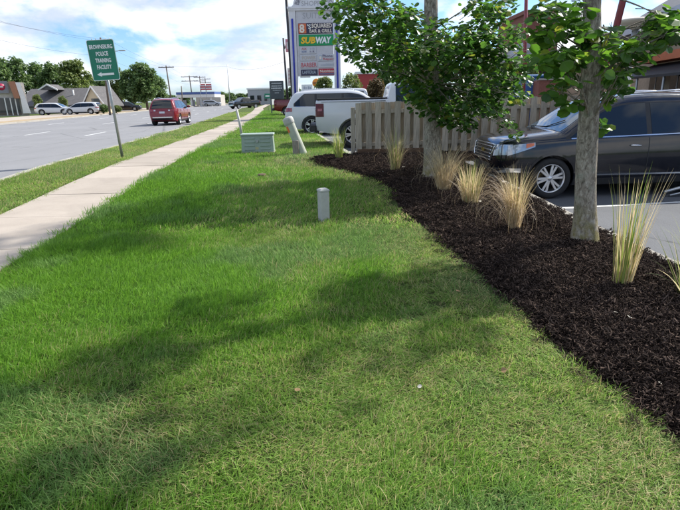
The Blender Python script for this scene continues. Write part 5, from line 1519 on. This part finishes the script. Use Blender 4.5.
for px in (0, 4.5, 8.5):
    mb = MB(); mb.box((sx(px) - .06, -.02, .1), (sx(px) + .06, .06, sz(98))); mb.build('window_frame', MAT['white_trim'], shop)
# filling station
GY = 145.0; a = at(177, 101, GY); b = at(215, 101, GY); gz = T(GY); k_ = GY / F
gas = thing('filling_station', 'far filling station with a blue edged white canopy on columns', 'building', (a.x, GY, gz)); W_ = b.x - a.x
zc = at(196, 97.4, GY).z - gz
mb = MB(); mb.box((0, 0, zc), (W_, 8, zc + .75)); mb.build('canopy', MAT['white_trim'], gas)
mb = MB(); mb.box((-.03, -.06, zc + .78), (W_ + .03, 8.05, zc + 1.4)); mb.build('canopy_band', C_('band_blue', (.07, .12, .32)), gas)
for i in range(4):
    mb = MB(); x = W_ * (.1 + .26 * i); mb.box((x - .22, .6, -.1), (x + .22, 1.0, zc)); mb.build('column', MAT['white_trim'], gas)
for i in range(4):
    mb = MB(); x = W_ * (.16 + .22 * i); mb.cbox((x - .4, 1.4, 0), (x + .4, 2.2, 1.7), .05); mb.build('pump', C_('pump_grey', (.4, .4, .42)), gas)
mb = MB(); mb.box((2, 12, -.1), (W_ - 1, 18, 3.0)); mb.build('kiosk_wall', MAT['cream_wall'], gas)
# far grey building
a = at(255, 104, 160)
fb = thing('far_building', 'far grey block at the end of the sidewalk left of the dark sign', 'building', (a.x, 160, T(160)))
mb = MB(); mb.box((-2, 0, -.2), (5, 8, 4.3)); mb.build('wall', M('far_wall_grey', (.33, .34, .35), .8), fb)
mb = MB(); mb.box((-2.2, -.2, 4.302), (5.2, 8.2, 4.7)); mb.build('parapet', MAT['white_trim'], fb)
for i in range(3):
    mb = MB(); mb.box((-1.3 + 2.1 * i, -.06, 1.0), (-.1 + 2.1 * i, -.002, 2.6)); mb.build('window', MAT['win'], fb)

# ------------------------------------------------------------------ buildings behind the lot, right side
MAT['brick'] = M('red_brown_brick', (.22, .085, .06), .85, var=.22, vscale=14, bump=.4)
MAT['red_steel'] = M('dark_red_steel', (.21, .035, .04), .45, var=.12)
MAT['slate'] = M('slate_roof', (.085, .088, .10), .7, var=.15, vscale=4)
MAT['orange_fascia'] = M('orange_fascia', (.50, .14, .05), .6, var=.1)
MAT['tan_wall'] = M('tan_wall', (.46, .38, .28), .85, var=.12)
MAT['hedge_dark'] = M('dark_fence', (.025, .04, .035), .8, var=.3)
# brick tower building with a pale gable awning
BY = 30.0; gz = lot_z(30); a = at(505, 95, BY); k_ = BY / F
bt = thing('brick_building', 'red brown brick tower building behind the trees, with pale gable awning', 'building', (a.x, BY, gz))
def bx(px): return at(px, 60, BY).x - a.x
def bz(py): return at(535, py, BY).z - gz
mb = MB(); mb.box((bx(523), 0, -.1), (bx(556), 5, bz(14))); mb.build('tower_wall', MAT['brick'], bt)
mb = MB(); mb.box((bx(523) - .15, -.15, bz(14)), (bx(556) + .15, 5.15, bz(10))); mb.build('cornice', MAT['brick'], bt)
mb = MB(); mb.box((bx(490), 1.0, -.1), (bx(523) - .02, 6, bz(46))); mb.build('side_wall', MAT['tan_wall'], bt)
mb = MB(); mb.prism([(bx(507), bz(61)), (bx(525), bz(61)), (bx(523), bz(47)), (bx(516), bz(44))], -1.4, .9); mb.build('gable_awning', C_('awning_grey', (.36, .37, .38)), bt)
for x0, x1, y0, y1 in ((528, 534, 66, 92), (540, 548, 60, 74), (508, 518, 66, 92)):
    mb = MB(); mb.box((bx(x0), -.06 if x0 > 523 else .93, bz(y1)), (bx(x1), -.004 if x0 > 523 else .99, bz(y0))); wo = mb.build('window', MAT['win'], bt)
    mb = MB(); mb.box((bx(x0) - .08, -.1 if x0 > 523 else .9, bz(y1) - .1), (bx(x1) + .08, -.004 if x0 > 523 else .99, bz(y1))); mb.build('sill', MAT['white_trim'], wo)
mb = MB(); mb.box((bx(550), 2.2, -.1), (bx(660), 9, bz(52))); mb.build('rear_wing', MAT['tan_wall'], bt)
# brick enclosure with blue bin
EY = 21.0; gz = lot_z(21); a = at(538, 95, EY)
en = thing('brick_enclosure', 'low brown brick enclosure seen over the fence', 'enclosure', (a.x, EY, gz)); wx = at(562, 95, EY).x - a.x; hz = at(550, 80, EY).z - gz
mb = MB(); mb.box((0, 0, -.1), (wx, .2, hz)); mb.box((0, .202, -.1), (.2, 2.4, hz)); mb.box((wx - .2, .202, -.1), (wx, 2.4, hz)); mb.build('wall', MAT['brick'], en)
mb = MB(); mb.box((-.05, -.05, hz), (wx + .05, .25, hz + .07)); mb.build('coping', MAT['kerb'], en)
mb = MB(); mb.box((wx * .62, -.03, hz - .45), (wx * .74, -.004, hz - .2)); mb.build('notice', MAT['sign_white'], en)
bn = thing('waste_bin', 'blue lidded waste bin showing over the brick enclosure', 'bin', (a.x + wx * .45, EY + 1.2, gz)); mb = MB(); mb.cbox((-.85, -.6, .1), (.85, .6, hz + .12), .05); mb.build('tub', C_('bin_blue', (.03, .10, .28)), bn); mb = MB(); mb.cbox((-.9, -.66, hz + .121), (.9, .66, hz + .24), .04); mb.build('lid', C_('lid_blue', (.04, .16, .36)), bn)
# slate roofed building at the right edge
A1 = Vector((13.3, 19.5)); B1 = Vector((15.6, 30.0)); gz = lot_z(20)
d = (B1 - A1).normalized(); n_ = Vector((d.y, -d.x))
rt = thing('roofed_building', 'slate roofed building with orange fascia and black awning at the right edge', 'building', (A1.x, A1.y, gz), math.atan2(d.y, d.x))
LL = (B1 - A1).length
mb = MB(); mb.box((-9, -9, -.1), (LL, -.8, 4.0)); mb.build('wall', MAT['tan_wall'], rt)
ezz = 4.6
mb = MB(); mb.add([(-9.5, .35, ezz), (LL + .6, .35, ezz), (LL + .6, -5, ezz + 3.2), (-9.5, -5, ezz + 3.2), (-9.5, .35, ezz - .5), (LL + .6, .35, ezz - .5), (LL + .6, -5, ezz - .3), (-9.5, -5, ezz - .3)], [(0,1,2,3),(7,6,5,4),(0,4,5,1),(1,5,6,2),(2,6,7,3),(3,7,4,0)]); mb.build('roof', MAT['slate'], rt)
mb = MB(); mb.box((-9.6, .36, ezz - .42), (LL + .7, .46, ezz + .04)); mb.build('gutter', C_('gutter_grey', (.42, .45, .5)), rt)
mb = MB(); mb.box((-8, -.79, 2.75), (LL - 3.0, -.1, 3.1)); mb.build('orange_band', MAT['orange_fascia'], rt)
mb = MB(); mb.add([(-8, -.79, 2.7), (LL - 3.2, -.79, 2.7), (LL - 3.2, .9, 2.1), (-8, .9, 2.1), (-8, -.79, 2.6), (LL - 3.2, -.79, 2.6), (LL - 3.2, .9, 2.0), (-8, .9, 2.0)], [(0,1,2,3),(7,6,5,4),(0,4,5,1),(1,5,6,2),(2,6,7,3),(3,7,4,0)]); mb.build('awning', MAT['black'], rt)
for i in range(6):
    x = -7 + i * 2.6; mb = MB(); mb.box((x, -.78, .8), (x + 1.7, -.72, 2.2)); wo = mb.build('window', MAT['win'], rt); mb = MB(); mb.box((x + .82, -.77, .8), (x + .88, -.70, 2.2)); mb.build('mullion', MAT['white_trim'], wo)
mb = MB(); mb.box((-8.5, 1.3, 0), (LL - 3, 1.36, 1.25)); o = mb.build('patio_screen', MAT['hedge_dark'], rt)
for i in range(5):
    x = -8 + i * 3.1; mb = MB(); mb.tube([(x, .85, 0), (x, .85, 2.1)], .05, 6); mb.build('awning_post', MAT['galv'], rt)
# saucer lamp
a = at(632, 22, 15.5); sl = thing('saucer_lamp', 'pale saucer topped lamp post behind the dark car', 'street lamp', (a.x + .12, 15.5, lot_z(15.5))); zt = a.z - lot_z(15.5)
mb = MB(); mb.lathe([(.001, zt + .10), (.3, zt + .09), (.50, zt + .05), (.53, zt + .01), (.40, zt - .05), (.2, zt - .13), (.10, zt - .2), (.001, zt - .2)], 28); mb.build('saucer', C_('saucer_tan', (.50, .45, .37)), sl)
mb = MB(); mb.tube([(0, 0, -.1), (0, 0, zt - .15)], [.075, .055], 10); mb.build('post', MAT['white_trim'], sl)
mb = MB(); mb.tube([(0, 0, zt - .75), (0, 0, zt - .2)], .085, 10); mb.build('collar', MAT['galv'], sl)
# red poles
a = at(527.3, -20, 19); b = at(526, 95, 19)
mb = MB(); q_ = a - b; mb.tube([Vector((0, 0, -.3)), Vector((q_.x * 1.3, 0, q_.z * 1.3 + b.z))], [.062, .058], 10)
rp = thing('red_pole', 'slim upright dark red pole showing between the two trees', 'pole', (b.x, 19, lot_z(19))); mb.build('shaft', MAT['red_steel'], rp); mb = MB(); mb.lathe([(.001, .06), (.14, .06), (.14, 0), (.001, 0)], 12); mb.build('foot_plate', MAT['red_steel'], rp)
a = at(625, -8, 13.2); b = at(601, 88, 13.2)
rp = thing('red_pole', 'thick dark red pole leaning right behind the grey barked tree', 'pole', (b.x, 13.2, lot_z(13.2))); q_ = a - b; s0 = q_ / q_.z
mb = MB(); mb.tube([s0 * -1.2 + Vector((0, 0, b.z - lot_z(13.2))) , s0 * 6 + Vector((0, 0, b.z - lot_z(13.2)))], [.08, .075], 12); mb.build('shaft', MAT['red_steel'], rp)
mb = MB(); mb.cbox((-.35, -.12, .0), (.1, .12, .12), .02); mb.build('foot_plate', MAT['red_steel'], rp)
# red building behind the pickups
a = at(357, 90, 70); rb = thing('red_building', 'red walled building far behind the white pickups', 'building', (a.x, 70, lot_z(40))); zt = at(365, 74, 70).z - lot_z(40)
mb = MB(); mb.box((0, 0, -.1), (9, 8, zt)); mb.build('wall', C_('wall_red', (.33, .035, .03)), rb); mb = MB(); mb.box((-.2, -.2, zt), (9.2, 8.2, zt + .3)); mb.build('parapet', MAT['white_trim'], rb)
for i in range(3):
    mb = MB(); mb.box((1 + 2.6 * i, -.07, .8), (2.6 + 2.6 * i, -.004, 2.4)); mb.build('window', MAT['win'], rb)
# plain metal bar slanting up by the right edge, its use unknown
a = on_z(664, 192, -.18); b = on_z(664, 192, -.18) + Vector((1.3, .05, .32))
mb = MB(); d_ = (b - a); mb.tube([a, b], [.035, .035], 4); mb.tube([a + Vector((.1, -.02, -.06)), b + Vector((.1, -.02, -.12))], [.022, .022], 4); o = mb.build('metal_bar', MAT['alloy']); tag(o, 'grey metal bar slanting up beside the dark car at the right edge', 'bar')

# ------------------------------------------------------------------ far trees and bushes
MAT['far_leaf'] = foliage('far_leaf', (.06, .115, .035), (.17, .25, .08), .35, rough=.6)  # colours lightened so that distance haze is painted into the leaves
MAT['far_leaf2'] = foliage('far_leaf_light', (.08, .125, .03), (.22, .27, .08), .35, rough=.6)
MAT['far_leaf3'] = foliage('russet_leaf', (.07, .045, .02), (.17, .13, .05), .25, rough=.6)
MAT['far_bark'] = M('far_bark', (.09, .075, .06), .9, var=.3)
def far_crown(seed, n_l, per, leaf):
    r = np.random.RandomState(seed); cs = []; rs = []
    for _ in range(n_l):
        z = r.uniform(-.85, 1); a = r.uniform(0, 6.28); q_ = math.sqrt(max(0, 1 - z * z * .9)) * r.uniform(.35, .95); cs.append((q_ * math.cos(a), q_ * math.sin(a), z)); rs.append(r.uniform(.2, .38))
    P_, R_, S_ = leaf_frames(r, cs, rs, [per] * n_l, leaf)
    return leaf_mesh('crown', P_, R_, S_, r, MAT['far_leaf'])
CROWNS = [far_crown(500 + i, 60, 75, .15) for i in range(4)]
def far_tree(px, py_top, wpx, Y, label, mat='far_leaf', hz=None, name='broadleaf_tree', group='trees in the distance', base=None, low=.28, cat='tree'):
    g0 = T(Y) if base is None else base
    c_ = at(px, py_top, Y); hgt = c_.z - g0; wd = wpx * Y / F / 2
    o = thing(name, label, cat, (c_.x, Y, g0), group=group)
    mb = MB(); mb.tube([(0, 0, -.2), (rnd.uniform(-.1, .1), 0, hgt * .35), (rnd.uniform(-.2, .2), 0, hgt * .75)], [hgt * .03, hgt * .022, hgt * .008], 8); mb.build('trunk', MAT['far_bark'], o)
    me = rnd.choice(CROWNS)
    if mat != 'far_leaf': me = me.copy(); me.materials.clear(); me.materials.append(MAT[mat])
    cr = obj('crown', me, o); hh = hgt * (1 - low) / 2
    cr.location = (0, 0, hgt - hh * 1.0); cr.scale = (wd * .9, wd * .9, hh * .88); cr.rotation_euler = (0, 0, rnd.uniform(0, 6.28)); tag(cr, kind='stuff')
    return o
LAB = [
 (-4, 57, 26, 100, 'leftmost far tree above the shop at the left edge', 'far_leaf'), (14, 59, 26, 104, 'rounded far tree just right of the shop roof', 'far_leaf'),
 (34, 64, 26, 112, 'lower far tree above the small ridge gable of the house', 'far_leaf'), (50, 62, 28, 108, 'broad far tree above the middle of the house roof', 'far_leaf'),
 (71, 60, 32, 104, 'tallest broad far tree above the right half of the house roof', 'far_leaf2'), (88, 74, 20, 118, 'shorter far tree just left of the green road sign', 'far_leaf'),
 (114, 67, 22, 108, 'yellowish far tree just right of the green road sign', 'far_leaf2'), (128, 70, 24, 100, 'dark far tree between the green sign and the red car', 'far_leaf'),
 (142, 63.5, 32, 98, 'large rounded far tree directly behind the red car', 'far_leaf'), (157, 76, 18, 104, 'small rounded far tree at the right end of the clump behind the red car', 'far_leaf'),
 (100, 80, 22, 116, 'low far tree behind the panel of the green road sign', 'far_leaf')]
for px, py, wp, Y, lab, m_ in LAB: far_tree(px, py, wp, Y, lab, m_, low=.12)
FAR_LAB = ['leftmost', 'second from the left', 'third from the left, behind the red and white flags', 'fourth from the left, right of the filling station', 'fifth from the left, by the thin light pole', 'sixth from the left, above the black pickup cab', 'seventh from the left, above the black pickup bed', 'eighth from the left, over the far grey block', 'ninth from the left, by the small green road sign', 'tenth from the left, behind the dark sign board', 'rightmost, at the foot of the pylon sign']
for i, (px, py, wp, Y) in enumerate(((172, 95, 16, 240), (184, 94.5, 14, 250), (213, 94, 16, 230), (222, 92, 14, 190), (230, 93, 13, 200), (240, 93.5, 14, 240), (249, 93, 16, 250), (258, 91, 16, 240), (268, 90, 16, 250), (280, 88, 18, 230), (294, 87, 18, 220))):
    far_tree(px, py, wp, Y, 'low tree of the distant line, ' + FAR_LAB[i], 'far_leaf', low=.05, group='distant tree line')
far_tree(36, 94.5, 9, 74, 'small light green tree before the house front', 'far_leaf2', low=.2, group='small trees before the house')
far_tree(62, 95.5, 8, 74, 'small yellowish tree before the right part of the house', 'far_leaf2', low=.25, group='small trees before the house')
far_tree(103, 104, 9, 70, 'low round shrub at the foot of the cream gable', 'far_leaf', low=.0, name='shrub', cat='shrub', group='shrubs across the road')
far_tree(116, 105, 9, 72, 'low round shrub right of the green sign post', 'far_leaf2', low=.0, name='shrub', cat='shrub', group='shrubs across the road')
far_tree(352, 74, 22, 46, 'light yellow green tree right of the pylon sign', 'far_leaf2', base=lot_z(40), low=.1, group='trees behind the lot')
far_tree(324, 77, 20, 58, 'light green tree seen between the pylon columns', 'far_leaf2', base=lot_z(40), low=.1, group='trees behind the lot')
far_tree(376, 78, 20, 44, 'russet green bush above the white pickup bed', 'far_leaf3', base=lot_z(40), low=.1, group='trees behind the lot')
far_tree(391, 60, 30, 50, 'thin green tree behind the rough barked tree', 'far_leaf', base=lot_z(40), low=.15, group='trees behind the lot')
far_tree(470, 62, 40, 40, 'dark green tree over the fence behind the rough barked tree', 'far_leaf', base=lot_z(40), low=.1, group='trees behind the lot')
far_tree(500, 58, 30, 36, 'green tree over the fence left of the brick building', 'far_leaf', base=lot_z(40), low=.1, group='trees behind the lot')
far_tree(533, 62, 16, 26, 'light shrub before the brick tower', 'far_leaf2', base=lot_z(26), low=.1, name='shrub', cat='shrub', group='trees behind the lot')
# cars across the road
far_car(84, 112.3, 'p_white', 'white van at the right end of the row before the house', R(178))
far_car(56, 112.5, 'p_white', 'white car left of the van before the house', R(4))
far_car(127, 110.5, 'p_black', 'dark car by the trees left of the red car', R(10), 88)
far_car(212, 104.6, 'p_silver', 'silver car at the far filling station', R(5), 138)
